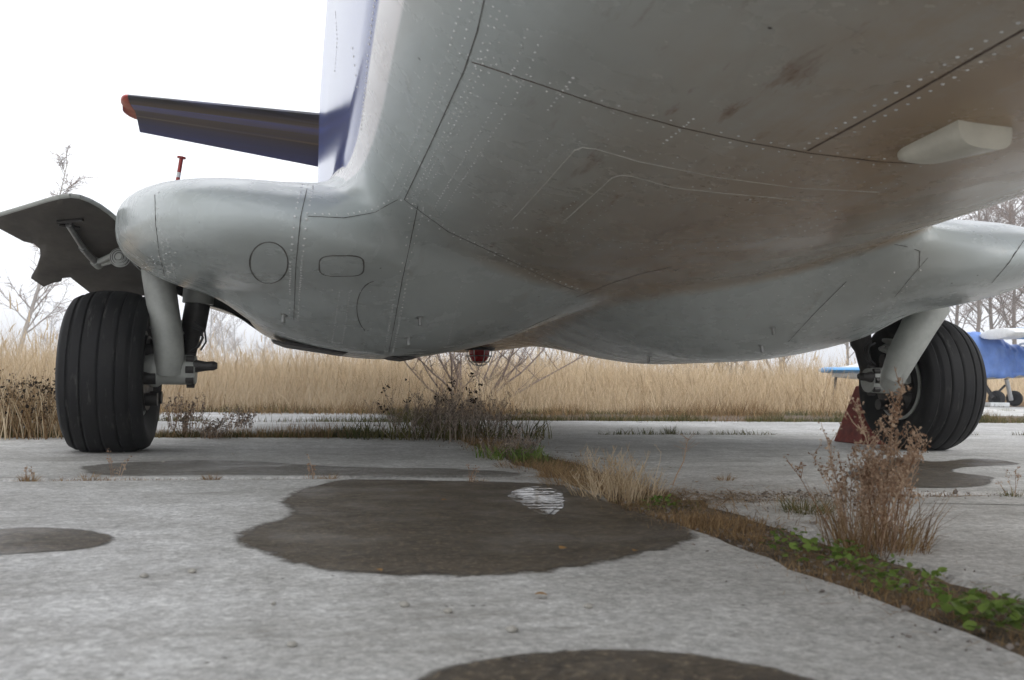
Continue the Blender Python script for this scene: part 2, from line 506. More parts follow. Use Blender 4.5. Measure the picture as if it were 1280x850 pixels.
def trace(pts, fn=skin, t0=.6):
    """photograph pixels -> points on the skin, by marching along the view rays"""
    pts = np.asarray(pts, float)
    D = np.array([ray(*p) for p in pts]); D = unit(D)
    t = np.full(len(D), t0)
    ok = np.zeros(len(D), bool)
    for _ in range(220):
        P = CAM + D * t[:, None]
        f = fn(P)
        ok = f < .0015
        t = np.where(ok, t, t + np.clip(f * .55, .0008, .2))
    P = CAM + D * t[:, None]
    return P[ok & (t < 9)]
def dense(pl, step=6.0):
    out = []
    for a, b in zip(pl[:-1], pl[1:]):
        n = max(1, int(math.dist(a, b) / step))
        for k in range(n): out.append((a[0] + (b[0] - a[0]) * k / n, a[1] + (b[1] - a[1]) * k / n))
    return out + [pl[-1]]

def nets(fn, x0, x1, y0, y1, z0, z1, h):
    """surface nets on a grid, then each vertex settled on the surface"""
    X = np.arange(x0, x1 + h, h); Y = np.arange(y0, y1 + h * .5, h); Z = np.arange(z0, z1 + h, h)
    G = np.empty((len(X), len(Y), len(Z)), np.float32)
    for i in range(0, len(X), 16):
        P = np.stack(np.meshgrid(X[i:i + 16], Y, Z, indexing='ij'), -1)
        G[i:i + 16] = fn(P)
    S = G < 0
    c = sum(S[a:len(X) - 1 + a, b:len(Y) - 1 + b, d:len(Z) - 1 + d].astype(np.int8) for a in (0, 1) for b in (0, 1) for d in (0, 1))
    act = (c > 0) & (c < 8)
    idx = -np.ones(act.shape, np.int64); I = np.argwhere(act); idx[act] = np.arange(len(I))
    V = np.stack([X[I[:, 0]] + h / 2, Y[I[:, 1]] + h / 2, Z[I[:, 2]] + h / 2], 1)
    V = settle(V, fn, 5)
    Q = []
    nx, ny, nz = act.shape
    for ax in range(3):
        A = S; sl0 = [slice(None)] * 3; sl1 = [slice(None)] * 3
        sl0[ax] = slice(0, -1); sl1[ax] = slice(1, None)
        ch = np.argwhere(A[tuple(sl0)] != A[tuple(sl1)])
        o1, o2 = [(1, 2), (2, 0), (0, 1)][ax]
        m = (ch[:, o1] > 0) & (ch[:, o2] > 0) & (ch[:, o1] < act.shape[o1]) & (ch[:, o2] < act.shape[o2])
        ch = ch[m]
        inside = A[tuple(sl0)][tuple(ch.T)]
        e1 = np.zeros(3, int); e1[o1] = 1; e2 = np.zeros(3, int); e2[o2] = 1
        q = np.stack([idx[tuple((ch - e1 - e2).T)], idx[tuple((ch - e2).T)], idx[tuple(ch.T)], idx[tuple((ch - e1).T)]], 1)
        q[~inside] = q[~inside][:, ::-1]
        Q.append(q)
    Q = np.concatenate(Q); Q = Q[(Q >= 0).all(1)]
    return V, Q

plane = empty('parked_aircraft', (0, 0, 0))
tag(plane, 'grey-bellied twin-sponson transport aircraft with blue sides standing on concrete slabs', 'aircraft')

YA, YB = -3.0, 3.2
H = .025
V, Q = nets(skin, -H / 2, 1.95, YA, YB, .28, 2.95, H)
V[np.abs(V[:, 0]) < H * .6 , 0] *= np.where(np.abs(V[np.abs(V[:, 0]) < H * .6, 0]) < H * .45, 0, 1)
V[:, 0] = np.maximum(V[:, 0], 0)
N = unit(grad(V))
ce = V[Q].mean(1)
is_sp = spon(ce[:, 0], ce[:, 1], ce[:, 2]) < fus(ce[:, 0], ce[:, 1], ce[:, 2]) - .01
# the wheel well is cut out of the underside of the nacelle
def in_well(P):
    x, y, z = np.abs(P[:, 0]), P[:, 1], P[:, 2]
    return (x > 1.30) & (x < 1.74) & (y > -.22) & (y < .62) & (z < .78)
well = in_well(ce)
def sub(fm, sgn):
    q = Q[fm]
    u, inv = np.unique(q, return_inverse=True)
    v = V[u].copy(); n = N[u].copy(); q = inv.reshape(q.shape)
    if sgn < 0:
        v[:, 0] *= -1; n[:, 0] *= -1; q = q[:, ::-1]
    return v, q, n
va, qa, na = sub(~is_sp, 1); vb, qb, nb = sub(~is_sp, -1)
fuse = mesh_obj('fuselage', np.r_[va, vb], np.r_[qa, qb + len(va)], M['paint'], plane, True, np.r_[na, nb])
for s in (-1, 1):
    v, q, n = sub(is_sp & ~well, s)
    mesh_obj('landing_gear_sponson', v, q, M['paint'], plane, True, n)

# nose and tail of the fuselage: rings found on the same surface
def rings(ys, n=180):
    th = np.linspace(0, 2 * np.pi, n, endpoint=False)
    V = []
    for y in ys:
        zc = (cub(y, FY, FZB) + cub(y, FY, FZT)) / 2
        lo = np.zeros(n); hi = np.full(n, 2.2)
        for _ in range(30):
            md = (lo + hi) / 2
            f = fus(md * np.sin(th), np.full(n, y), zc - md * np.cos(th))
            lo = np.where(f < 0, md, lo); hi = np.where(f < 0, hi, md)
        V.append(np.stack([lo * np.sin(th), np.full(n, y), zc - lo * np.cos(th)], 1))
    V = np.concatenate(V)
    F = []
    for i in range(len(ys) - 1):
        for k in range(n):
            k2 = (k + 1) % n
            F.append((i * n + k, (i + 1) * n + k, (i + 1) * n + k2, i * n + k2))
    F.append(tuple(range(n))); F.append(tuple(range((len(ys) - 1) * n + n - 1, (len(ys) - 1) * n - 1, -1)))
    return V, F
for nm, a, b, k in (('nose_section', -7.58, YA + .026, 40), ('rear_fuselage', YB - .026, 8.55, 40)):
    v, f = rings(np.linspace(a, b, k))
    MBo = MB(); MBo.add(v, f); MBo.build(nm, M['paint'], plane, True)

# ------------------------------------------------------------------ seams, rivets and fittings on the skin
def strip(pl, width, mat, name, lift=.0008, closed=False):
    P = trace(dense(pl, 5.0))
    if len(P) < 2: return
    P = settle(P)
    N_ = unit(grad(P))
    T = unit(np.gradient(P, axis=0)); S = unit(np.cross(N_, T))
    wv = width * (0.75 + .5 * rng.random(len(P)))[:, None] / 2
    a = P + N_ * lift + S * wv; b = P + N_ * lift - S * wv
    c = P - N_ * .004 + S * wv; d = P - N_ * .004 - S * wv
    n = len(P)
    v = np.r_[a, b, c, d]
    f = []
    for i in range(n - 1):
        f += [(i, i + 1, n + i + 1, n + i), (2 * n + i, 2 * n + i + 1, i + 1, i), (n + i, n + i + 1, 3 * n + i + 1, 3 * n + i)]
    m = MB(); m.add(v, f)
    return m.build(name, mat, plane, True)
SEAMS = [
    ([(605, 0), (596, 40), (580, 88), (545, 165), (505, 250)], .006, 'seam'),
    ([(590, 78), (650, 98), (760, 135), (850, 160), (930, 178), (1010, 192), (1100, 203), (1160, 206)], .006, 'seam_brown'),
    ([(1010, 189), (1060, 162), (1140, 118), (1220, 72), (1280, 38)], .010, 'seam_brown'),
    ([(640, 276), (680, 232), (718, 189), (728, 185), (745, 187), (800, 203), (900, 223), (1000, 236), (1100, 241)], .0045, 'seam_light'),
    ([(702, 280), (735, 250), (765, 223), (775, 220), (790, 221), (840, 235), (900, 242), (960, 247), (1035, 255)], .006, 'seam_light'),
    ([(505, 250), (560, 290), (620, 318), (690, 352), (725, 366)], .005, 'seam'),
    ([(386, 226), (376, 270), (370, 330), (367, 400)], .006, 'seam'),
    ([(522, 258), (512, 310), (503, 350), (492, 410), (486, 440)], .006, 'seam'),
    ([(193, 243), (194, 280), (199, 320), (206, 346)], .005, 'seam'),
    ([(385, 270), (430, 272), (470, 265), (497, 250)], .004, 'seam'),
    ([(985, 428), (1020, 390), (1058, 352)], .005, 'seam'),
    ([(1118, 306), (1135, 309), (1150, 314), (1149, 335)], .006, 'seam'),
    ([(1280, 300), (1262, 328), (1240, 354)], .006, 'seam'),
    ([(1118, 372), (1140, 345), (1160, 322)], .0035, 'seam'),
    ([(720, 372), (760, 356), (800, 343), (840, 334)], .006, 'seam_brown'),
    ([(695, 394), (660, 410), (628, 424)], .008, 'seam_brown'),
]
for pl, w, m in SEAMS:
    strip(pl, w * .36, M[m], 'panel_seam')
oval = [(336 + 24 * math.cos(a), 329 + 26 * math.sin(a)) for a in np.linspace(0, 2 * math.pi, 30)]
strip(oval, .004, M['seam'], 'access_panel')
rec = [(427 + 28 * np.sign(math.cos(a)) * abs(math.cos(a)) ** .55, 333 + 13 * np.sign(math.sin(a)) * abs(math.sin(a)) ** .55) for a in np.linspace(0, 2 * math.pi, 34)]
strip(rec, .004, M['seam'], 'access_panel')
ov2 = [(470 + 24 * math.cos(a), 386 + 34 * math.sin(a)) for a in np.linspace(2.2, 4.6, 16)]
strip(ov2, .0025, M['seam'], 'access_panel')

def even(P, step):
    seg = np.linalg.norm(np.diff(P, axis=0), axis=1)
    s = np.r_[0, np.cumsum(seg)]
    if s[-1] < step: return P[:1]
    u = np.arange(0, s[-1], step)
    return np.stack([np.interp(u, s, P[:, i]) for i in range(3)], 1)
RV, RF = [], []
_d = []
for k in range(6):
    _d.append((math.cos(k * math.pi / 3), math.sin(k * math.pi / 3), 0))
for k in range(6):
    _d.append((.62 * math.cos(k * math.pi / 3), .62 * math.sin(k * math.pi / 3), .42))
_d.append((0, 0, .55)); _d = np.array(_d)
_df = [(k, (k + 1) % 6, 6 + (k + 1) % 6) for k in range(6)] + [(k, 6 + (k + 1) % 6, 6 + k) for k in range(6)] + [(6 + k, 6 + (k + 1) % 6, 12) for k in range(6)]
_df = np.array(_df)
nr = [0]
def rivets(P, r=.0038, drop=.02):
    if len(P) == 0: return
    P = settle(P); N_ = unit(grad(P))
    for p, n in zip(P, N_):
        if rng.random() < drop: continue
        h = np.array([0, 0, 1.]) if abs(n[2]) < .9 else np.array([1., 0, 0])
        e1 = unit(np.cross(n, h)); e2 = np.cross(n, e1)
        rr = r * 1.0 * (.88 + .24 * rng.random())
        RV.append(p - n * .0005 + rr * (_d[:, :1] * e1 + _d[:, 1:2] * e2 + _d[:, 2:] * n))
        RF.append(_df + 13 * nr[0]); nr[0] += 1
def row(pl, step=.03, r=.0038, off=0.0, drop=.02):
    P = trace(dense(pl, 5.0))
    if len(P) < 2: return
    P = settle(P)
    P = even(P, step)
    if off and len(P) > 2:
        T = unit(np.gradient(P, axis=0)); P = P + np.cross(unit(grad(P)), T) * off
    P = P + rng.normal(0, .0005, P.shape)
    rivets(P, r, drop)
for pl, w, m in SEAMS[:2]:
    for o in (-.018, .018): row(pl, .032, .0030, o)
row(SEAMS[0][0], .028, .0030, -.042); row(SEAMS[0][0], .030, .0026, .045, .3); row(SEAMS[0][0], .028, .0030, .030)
row(SEAMS[0][0], .03, .0026, -.075, .3); row(SEAMS[0][0], .028, .0028, .085); row(SEAMS[0][0], .028, .0028, .11)
for pl in (SEAMS[5][0], SEAMS[6][0], SEAMS[7][0]):
    row(pl, .030, .0042, .016); row(pl, .03, .0042, -.016, .35)
row(SEAMS[8][0], .06, .004, .015); row(SEAMS[9][0], .022, .0034, .010)
row(SEAMS[3][0], .035, .0026, .03); row(SEAMS[3][0], .035, .0026, .065)
row(SEAMS[4][0], .035, .0026, .022); row(SEAMS[4][0], .045, .0026, -.03); row(SEAMS[4][0], .05, .0026, -.06)
for pl, st in (([(548, 180), (600, 195), (655, 210), (700, 222)], .045), ([(560, 235), (610, 255), (660, 268)], .035),
               ([(590, 290), (650, 285), (700, 300), (800, 313), (900, 310), (1000, 292), (1060, 265)], .03),
               ([(610, 282), (700, 292), (800, 305), (900, 302), (1000, 284), (1050, 262)], .04),
               ([(685, 138), (718, 96)], .02), ([(829, 180), (872, 145)], .02),
               ([(1272, 30), (1215, 62), (1130, 112), (1050, 158), (1004, 184)], .028), ([(1280, 48), (1220, 82), (1140, 128), (1060, 170)], .028),
               ([(372, 360), (430, 364), (495, 366)], .03), ([(370, 402), (430, 410), (485, 412), (560, 405)], .03),
               ([(424, 366), (415, 430)], .028), ([(437, 366), (428, 430)], .028),
               ([(580, 345), (566, 405), (560, 430)], .03), ([(208, 300), (220, 352)], .05),
                              ([(1125, 330), (1105, 360), (1085, 395)], .035), ([(1150, 338), (1120, 375), (1100, 405)], .04),
               ([(985, 400), (1040, 340), (1070, 318)], .04), 
               ([(900, 420), (960, 380), (1010, 340)], .06), ([(1080, 320), (1060, 350), (1010, 420)], .05)):
    row(pl, st, .0034)
# beads of rain hanging low on the nacelle and scattered over the skin
for cx, cy, sx, sy, n in ((195, 330, 13, 11, 34), (210, 345, 11, 6, 12)):
    rivets(trace(np.stack([rng.normal(cx, sx, n), rng.normal(cy, sy, n)], 1)), .0042)
for pl in ([(418, 0), (421, 50), (418, 90)], [(468, 0), (460, 60), (456, 110), (450, 165)], [(440, 60), (446, 110)]):
    row(pl, .03, .0042)
riv = mesh_obj('rivets', np.concatenate(RV), np.concatenate(RF), M['rivet'], plane, True)
riv['kind'] = 'stuff'

def on_skin(x, y):
    P = settle(trace([(x, y)])); return P[0], unit(grad(P))[0]
for (x, y) in ((525, 397), (511, 422), (355, 394), (966, 410), (952, 432), (811, 446)):
    q = trace([(x, y)])
    if not len(q): continue
    p, n = on_skin(x, y)
    d = unit(n * .5 + np.array([0, -.15, -.8]))
    m = MB()
    m.tube([p - n * .002, p + n * .003], .012, 12)
    m.tube([p - d * .004, p + d * .03], .0062, 12)
    m.build('drain_tube', M['steel'], plane, True)

# white blister under the belly (near its right-hand edge in the photograph)
def blister():
    A, B = trace([(1128, 198), (1232, 156)])
    A, B = settle(np.array([A, B])); n = unit(grad((A + B)[None] / 2))[0]
    ax = B - A; L = np.linalg.norm(ax); ax /= L; sd_ = unit(np.cross(n, ax))
    v = []; f = []; m_ = 20; nn = 28
    for i in range(m_ + 1):
        u = i / m_
        w = .056 * (math.sqrt(max(1 - ((u - .30) / .30) ** 2, 0)) if u < .30 else 1.0) * (.62 + .38 * u) + .0004
        h = .045 * (math.sqrt(max(1 - ((u - .35) / .35) ** 2, 0)) if u < .35 else 1.0) * (.55 + .45 * u) + .0004
        for k in range(nn + 1):
            a = math.pi * k / nn
            p = A + ax * L * u + sd_ * w * math.copysign(abs(math.cos(a)) ** .6, math.cos(a)) + n * (h * math.sin(a) ** .6)
            v.append(p - n * .004)
    for i in range(m_):
        for k in range(nn): f.append((i * (nn + 1) + k, i * (nn + 1) + k + 1, (i + 1) * (nn + 1) + k + 1, (i + 1) * (nn + 1) + k))
    f.append(tuple(m_ * (nn + 1) + k for k in range(nn + 1)))
    mm = MB(); mm.add(v, f); mm.build('blister_fairing', M['paint_white'], plane, True)
blister()

# red beacon under the keel
b0 = settle(np.array([[0, 1.8, .5]]))[0]
m = MB(); m.lathe([(0, .0), (0, .098), (.014, .098), (.02, .088)], 28)
def up(mb, c):   # turn an x-axis lathe so that +x points down
    mb.v = [(c[0] + p[1], c[1] + p[2], c[2] - p[0]) for p in mb.v]; return mb
bc = up(m, b0 + np.array([0, 0, .004])).build('beacon', M['dark_metal'], plane, True)
m = MB(); m.lathe([(.015, .066), (.05, .062), (.075, .05), (.09, .03), (.096, .0)], 24); up(m, b0).build('lens', M['lens'], bc, True)
m = MB()
for k in range(8):
    a = k * math.pi / 4 + .2
    pts = [b0 + np.array([math.cos(a) * r, math.sin(a) * r, -h]) for h, r in ((.01, .086), (.05, .081), (.085, .063), (.105, .036), (.112, .0))]
    m.tube(pts, .0035, 6)
for h, r in ((.05, .081), (.088, .06)):
    m.tube([b0 + np.array([math.cos(a) * r, math.sin(a) * r, -h]) for a in np.linspace(0, 2 * math.pi, 25)], .0035, 6)
m.build('wire_guard', M['steel'], bc, True)

# red and white locking pin on top of the left nacelle
p0 = settle(np.array([[-1.58, -.1, 1.03]]))[0]
tip = atY(227, 196, p0[1])
p0 = settle(atY(213, 219, p0[1])[None])[0]
pin = MB(); d = tip - p0
pin.tube([p0 - d * .1, p0 + d * .35], .0085, 10); po = pin.build('locking_pin', M['steel'], plane, True)
for a, b, mt in ((.35, .5, 'red'), (.5, .62, 'white'), (.62, .96, 'red')):
    q = MB(); q.tube([p0 + d * a, p0 + d * b], .008, 10); q.build('band', M[mt], po, True)
q = MB(); q.tube([p0 + d * .96, p0 + d * 1.0], .017, 12); q.build('cap', M['red'], po, True)
q = MB(); q.box(p0, (.05, .04, .012)); q.build('foot', M['steel'], po, False, .003)

# ------------------------------------------------------------------ landing gear
TR, TW = .327, .152            # tyre radius, half width
WZ = .312
def tyre_profile():
    pr = [(-.105, .165), (-.125, .19), (-.143, .235), (-TW, .272)]
    gro = [-.105, -.058, 0.0, .058, .105]
    def crown(x): return TR - .030 * (abs(x) / .135) ** 2.6
    xs = np.linspace(-.138, .138, 47)
    for x in xs:
        r = crown(x)
        if min(abs(x - g) for g in gro) < .0035: r -= .0065
        pr.append((x, r))
    pr += [(TW, .272), (.143, .235), (.125, .19), (.105, .165)]
    return pr
def wheel(sx):
    """one main wheel; sx = -1 left, +1 right; its inner side faces the fuselage"""
    cx = sx * 1.825
    w = empty('wheel'); w.parent = plane
    m = MB(); m.lathe(tyre_profile(), 96)
    v = np.array(m.v)
    # the loaded tyre bulges and flattens on the ground
    lo = -WZ
    sq = np.clip((-v[:, 2] - (TR - .075)) / .075, 0, 1)
    v[:, 0] *= 1 + .07 * sq
    v[:, 2] = np.maximum(v[:, 2], lo + .0005)
    m.v = [tuple(p) for p in v]
    ty = m.build('tyre', M['rubber'], w, True)
    ty.data.set_sharp_from_angle(angle=R_(50))
    ty.location = (cx, 0, WZ)
    ty['label'] = 'black grooved rubber tyre dusted with grey scuffs'
    inn = -sx
    m = MB(); m.lathe([(inn * x, r) for x, r in ((.102, .172), (.118, .172), (.122, .160), (.095, .150), (.080, .125), (.078, .06), (.10, .055), (.10, .0))], 48)
    rm = m.build('rim', M['leg'], w, True); rm.location = (cx, 0, WZ)
    m = MB()
    for k in range(10):
        a = k * math.pi / 5
        m.tube([(inn * .07, .105 * math.cos(a), .105 * math.sin(a)), (inn * .092, .105 * math.cos(a), .105 * math.sin(a))], .011, 6)
    o = m.build('rim_bolts', M['steel'], w, True); o.location = (cx, 0, WZ); o['kind'] = 'stuff'
    # outboard: hub, brake housing and cap
    m = MB(); m.lathe([(-inn * x, r) for x, r in ((.10, .168), (.125, .160), (.13, .11), (.165, .10), (.17, .06), (.195, .055), (.195, .0))], 40)
    o = m.build('hub_cap', M['dark_metal'], w, True); o.location = (cx, 0, WZ)
    m = MB()
    for k in range(6):
        a = k * math.pi / 3 + .3
        m.box((-inn * .172, .085 * math.cos(a), .085 * math.sin(a)), (.03, .03, .03))
    o = m.build('hub_lugs', M['dark_metal'], w, False, .004); o.location = (cx, 0, WZ); o['kind'] = 'stuff'
    return w
def gear(sx):
    wheel(sx)
    X = lambda x: sx * x
    g = empty('gear_leg'); g.parent = plane
    # main leg: fat tube cranked towards the axle
    m = MB()
    if sx > 0:       # the right leg wears a wider fairing over its upper half
        m.tube([atY(1166, 380, -.36), atY(1150, 405, -.365), atY(1128, 445, -.36), atY(1116, 472, -.34), atY(1112, 480, -.30)], [.078, .075, .066, .053, .043], 28)
    else: m.tube([(X(1.67), -.10, .84), (X(1.65), -.105, .70), (X(1.625), -.12, .56), (X(1.605), -.125, .46), (X(1.598), -.12, .385), (X(1.60), -.10, .315)],
           [.062, .062, .060, .058, .057, .055], 28)
    m.build('leg_tube', M['leg'], g, True)
    m = MB()
    for z in (.50, .455):
        m.tube([(X(1.625 - (.56 - z) * .2), -.122, z), (X(1.627 - (.56 - z) * .2), -.122, z + .008)], .0615, 28)
    m.build('weld_band', M['leg'], g, True)['kind'] = 'stuff'
    # axle housing with its scalloped flange and towing lug
    m = MB(); m.lathe([(x * sx, r) for x, r in ((1.50, .0), (1.50, .056), (1.52, .060), (1.63, .060), (1.645, .07), (1.665, .07), (1.70, .055), (1.74, .05))], 32, (0, -.07, WZ + .015))
    m.build('axle_housing', M['leg'], g, True)
    m = MB()
    for k in range(8):
        a = k * math.pi / 4
        m.tube([(X(1.505), -.07 + .058 * math.cos(a), WZ + .015 + .058 * math.sin(a)), (X(1.535), -.07 + .058 * math.cos(a), WZ + .015 + .058 * math.sin(a))], .014, 8)
    m.build('flange_bolts', M['dark_metal'], g, True)['kind'] = 'stuff'
    m = MB(); m.tube([(X(1.50), -.10, WZ + .03), (X(1.455), -.12, WZ + .03), (X(1.43), -.13, WZ + .032), (X(1.415), -.13, WZ + .032)], [.026, .018, .019, .012], 14)
    m.build('towing_lug', M['dark_metal'], g, True)
    # shock strut behind the leg
    m = MB(); m.tube([(X(1.50), .02, .80), (X(1.51), .02, .60)], .062, 24); m.build('shock_strut', M['leg'], g, True)
    m = MB(); m.tube([(X(1.51), .02, .60), (X(1.525), .02, .50), (X(1.53), .02, .47), (X(1.545), .0, .36)], [.05, .05, .034, .03], 20); m.build('strut_piston', M['dark_metal'], g, True)
    m = MB()
    m.tube([(X(1.52), -.10, .50), (X(1.485), -.11, .485), (X(1.475), -.11, .455), (X(1.49), -.11, .42), (X(1.52), -.10, .40)], .0055, 8)
    m.build('brake_hose', M['hose'], g, True)
    m = MB()
    m.tube([(X(1.51), -.09, .52), (X(1.47), -.10, .49), (X(1.463), -.10, .44), (X(1.482), -.11, .405)], .004, 8)
    m.build('brake_hose', M['hose'], g, True)
    m = MB(); m.tube([(X(1.66), -.03, .46), (X(1.655), .0, .50), (X(1.655), .06, .48)], .012, 8); m.build('brake_pipe', M['steel'], g, True)
    # brake plate, clutter on the inner face
    m = MB(); m.lathe([(x * sx, r) for x, r in ((1.69, .05), (1.69, .15), (1.72, .155))], 32, (0, 0, WZ))
    m.build('brake_plate', M['dark_metal'], g, True)
    m = MB()
    for a in (.4, 1.3, 2.3, 3.3, 4.2, 5.3):
        m.tube([(X(1.69), .12 * math.cos(a), WZ + .12 * math.sin(a)), (X(1.645), .12 * math.cos(a), WZ + .12 * math.sin(a))], .027, 10)
    m.build('brake_cylinders', M['dark_metal'], g, True)['kind'] = 'stuff'
    # fixed plate that covers the leg towards the front
    return g
for s in (-1, 1): gear(s)
# dark lower lips of the bay doors
for a, b in (((338, 424), (440, 439)), ((484, 443), (524, 446))):
    m = MB(); p, q = settle(trace([a, b]))if len(trace([a, b])) == 2 else (atY(*a, -.1), atY(*b, -.1))
    d = unit(q - p); m.prism([p, q, q - d * .03 + np.array([0, 0, -.014]), p + d * .05 + np.array([0, 0, -.012])], (0, 0, 0), (0, .5, 0)); m.build('bay_door_lip', M['dark_metal'], plane)
# the wheel wells: dark boxes inside the nacelle, their lower edge just behind the skin
def skin_low(x, y):
    zs = np.linspace(.3, .85, 276)
    P = np.stack([np.full(276, x), np.full(276, y), zs], 1); k = np.argmax(skin(P) < 0)
    return zs[k]
for s in (-1, 1):
    x0, x1, y0, y1, z1 = 1.285, 1.755, -.235, .635, .80
    q = [(x0 + (x1 - x0) * k / 10, y0) for k in range(10)] + [(x1, y0 + (y1 - y0) * k / 10) for k in range(10)] + [(x1 - (x1 - x0) * k / 10, y1) for k in range(10)] + [(x0, y1 - (y1 - y0) * k / 10) for k in range(10)]
    m = MB(); n_ = len(q)
    m.add([(s * a, b, z1) for a, b in q] + [(s * a, b, min(skin_low(a, b) + .004, z1 - .02)) for a, b in q], [tuple(range(n_))] + [(i, (i + 1) % n_, n_ + (i + 1) % n_, n_ + i) for i in range(n_)])
    m.build('wheel_well', M['well'], plane)

# ------------------------------------------------------------------ open wheel doors outboard of the nacelles
DO = [(-48, 290), (-20, 276), (0, 268), (30, 259), (58, 250.5), (75, 246), (88, 244.5), (100, 246), (112, 250.5), (124, 257), (136, 265.5), (148, 276), (160, 290), (190, 320), (212, 368),
      (150, 368), (116, 367), (88, 345), (78, 346), (77, 350), (66, 352), (55, 357), (39, 346), (46, 334), (51, 318), (50, 309), (43, 303), (30, 300), (0, 284), (-30, 300)]
def door_pt(x, y):
    Y = -.36 + (y - 245) / 122 * .80 + max(0, (60 - x)) * .0008
    return atY(x, y, Y)
from mathutils.geometry import delaunay_2d_cdt
_p2 = [Vector(p) for p in DO] + [Vector((x, y)) for x in range(-40, 190, 10) for y in range(248, 366, 9)]
_r2 = delaunay_2d_cdt(_p2, [], [list(range(len(DO)))], 1, 1e-4)
me = bpy.data.meshes.new('gear_door')
me.from_pydata([tuple(door_pt(p.x, p.y)) for p in _r2[0]], [], [tuple(f) for f in _r2[2]]); me.update()
me.polygons.foreach_set('use_smooth', np.ones(len(me.polygons), bool))
def door(sx):
    if sx > 0:
        d = me.copy()
        for v in d.vertices: v.co.x *= -1
        d.flip_normals()
    else: d = me
    o = link('gear_door', d, plane); d.materials.append(M['door_in'])
    so = o.modifiers.new('thick', 'SOLIDIFY'); so.thickness = .014; so.offset = 0
    # light rim along the upper edge
    m = MB()
    for a, b in zip(DO[0:12], DO[1:13]):
        p, q = door_pt(*a), door_pt(*b)
        p[0] *= -sx; q[0] *= -sx
        m.tube([p, q], .0085, 8)
    m.build('door_rim', M['leg'], o, True)
    def K(x, y, dy=-.02):
        p = door_pt(x, y) + np.array([0, dy, -.012]); p[0] *= -sx; return p
    m = MB()
    for a, b in (((72, 274), (104, 271)), ((74, 277), (100, 282)), ((88, 272), (92, 286))):
        m.tube([K(*a, -.004), K(*b, -.004)], .008, 6)
    m.build('bracket', M['dark_metal'], o, True)
    m = MB(); m.tube([K(87, 278), K(107, 308, -.05)], .011, 12); m.tube([K(106, 307, -.05), K(124, 327, -.06)], .015, 12)
    m.build('actuator_rod', M['steel'], o, True)
    m = MB(); m.tube([K(122, 325, -.06), K(128, 330, -.06)], .02, 12); m.tube([K(124, 327, -.06), K(150, 318, -.10)], .012, 10); m.tube([K(126, 330, -.06), K(152, 325, -.10)], .010, 10)
    m.build('link_arm', M['leg'], o, True)
    c = K(157, 323, -.13)
    m = MB()
    vdir = np.array([0, -1., 0])
    for r0, y0 in ((.040, 0), (.033, .010), (.022, .018), (.012, .030)):
        m.tube([c + vdir * (y0 - .006), c + vdir * y0], r0, 26)
    pu = m.build('pulley', M['leg'], o, False, .001)
    for r0, y0 in ((.036, .0008), (.0275, .0108), (.017, .0188)):
        q = MB(); q.v = []; q.tube([c + vdir * (y0 + .0025 * math.sin(a)) + np.array([r0 * math.cos(a), 0, r0 * math.sin(a)]) * 1.0 for a in np.linspace(0, 2 * math.pi, 31)], .0016, 5, False); q.build('groove', M['dark_metal'], o, True)
door(-1); door(1)

# ------------------------------------------------------------------ tail and wing
def surface(secs, n=22):
    """secs: list of (root point LE, chord, thickness ratio, droop at TE, x)"""
    out = []
    for (x, y, z, c, th, dr) in secs:
        ring = []
        for k in range(n):
            a = 2 * math.pi * k / n
            u = (1 - math.cos(a)) / 2
            t_ = th * 5 * (.2969 * math.sqrt(u) - .126 * u - .3516 * u**2 + .2843 * u**3 - .1036 * u**4)
            dz = -dr * max(0, (u - .6) / .4) ** 1.0
            ring.append((x, y + u * c, z + (t_ if a < math.pi else -t_) * c + dz))
        out.append(ring)
    return out
def loft(rs, name, mat, parent, caps=True):
    n = len(rs[0]); m = MB(); v = [p for r in rs for p in r]; f = []
    for i in range(len(rs) - 1):
        for k in range(n): f.append((i * n + k, i * n + (k + 1) % n, (i + 1) * n + (k + 1) % n, (i + 1) * n + k))
    if caps: f += [tuple(range(n)), tuple((len(rs) - 1) * n + k for k in range(n))]
    m.add(v, f); return m.build(name, mat, parent, True)
tp = empty('tailplane'); tp.parent = plane
def tsec(x):
    u = abs(x) / 3.2
    return (x, 6.95 + .42 * u, 3.27 + .21 * u, 1.62 - .78 * u, .11, .34 - .15 * u)
# blue tailplane: chordwise bands in the material (black rubber boot on the leading edge)
t = NT('tailplane_enamel'); x, y, z = t.xyz(t.obj())
u = t.math('DIVIDE', t.math('SUBTRACT', y, t.math('ADD', 6.95, t.math('MULTIPLY', t.math('ABSOLUTE', x), .131))),
           t.math('SUBTRACT', 1.62, t.math('MULTIPLY', t.math('ABSOLUTE', x), .244)))
nz = t.noise(t.scl(t.obj(), (.7, 14, 1)), 1.0, 4, .6)
c = t.ramp(u, [(0, (.012, .012, .016)), (.22, (.016, .016, .02)), (.225, (.05, .10, .46)), (.47, (.05, .10, .42)), (.50, (.05, .055, .085)), (.66, (.075, .07, .08)), (.685, (.22, .19, .16)), (.70, (.07, .065, .075)), (.84, (.05, .07, .20)), (1.0, (.05, .08, .32))])  # grey-brown stops behind the blue are metallic reflections painted into the colour
c = t.mix(t.map(nz, .42, .62, 0, .6), c, (.06, .07, .16))
M['tail'] = t.fin(c, .45)
for s in (-1, 1):
    loft(surface([tsec(s * x) for x in np.linspace(.02, 3.06, 9)]), 'stabiliser', M['tail'], tp)
    tips = []
    for k in range(7):
        q = k / 6
        a = tsec(s * (3.065 + .13 * math.sin(q * math.pi / 2)))
        sh = math.cos(q * math.pi / 2) * .96 + .04
        c0 = a[3] * .95
        tips.append((a[0], a[1] + c0 * (1 - sh) * .55, a[2], c0 * sh, .12, .06))
    loft(surface(tips), 'stabiliser_tip', M['red'], tp)
fin = []
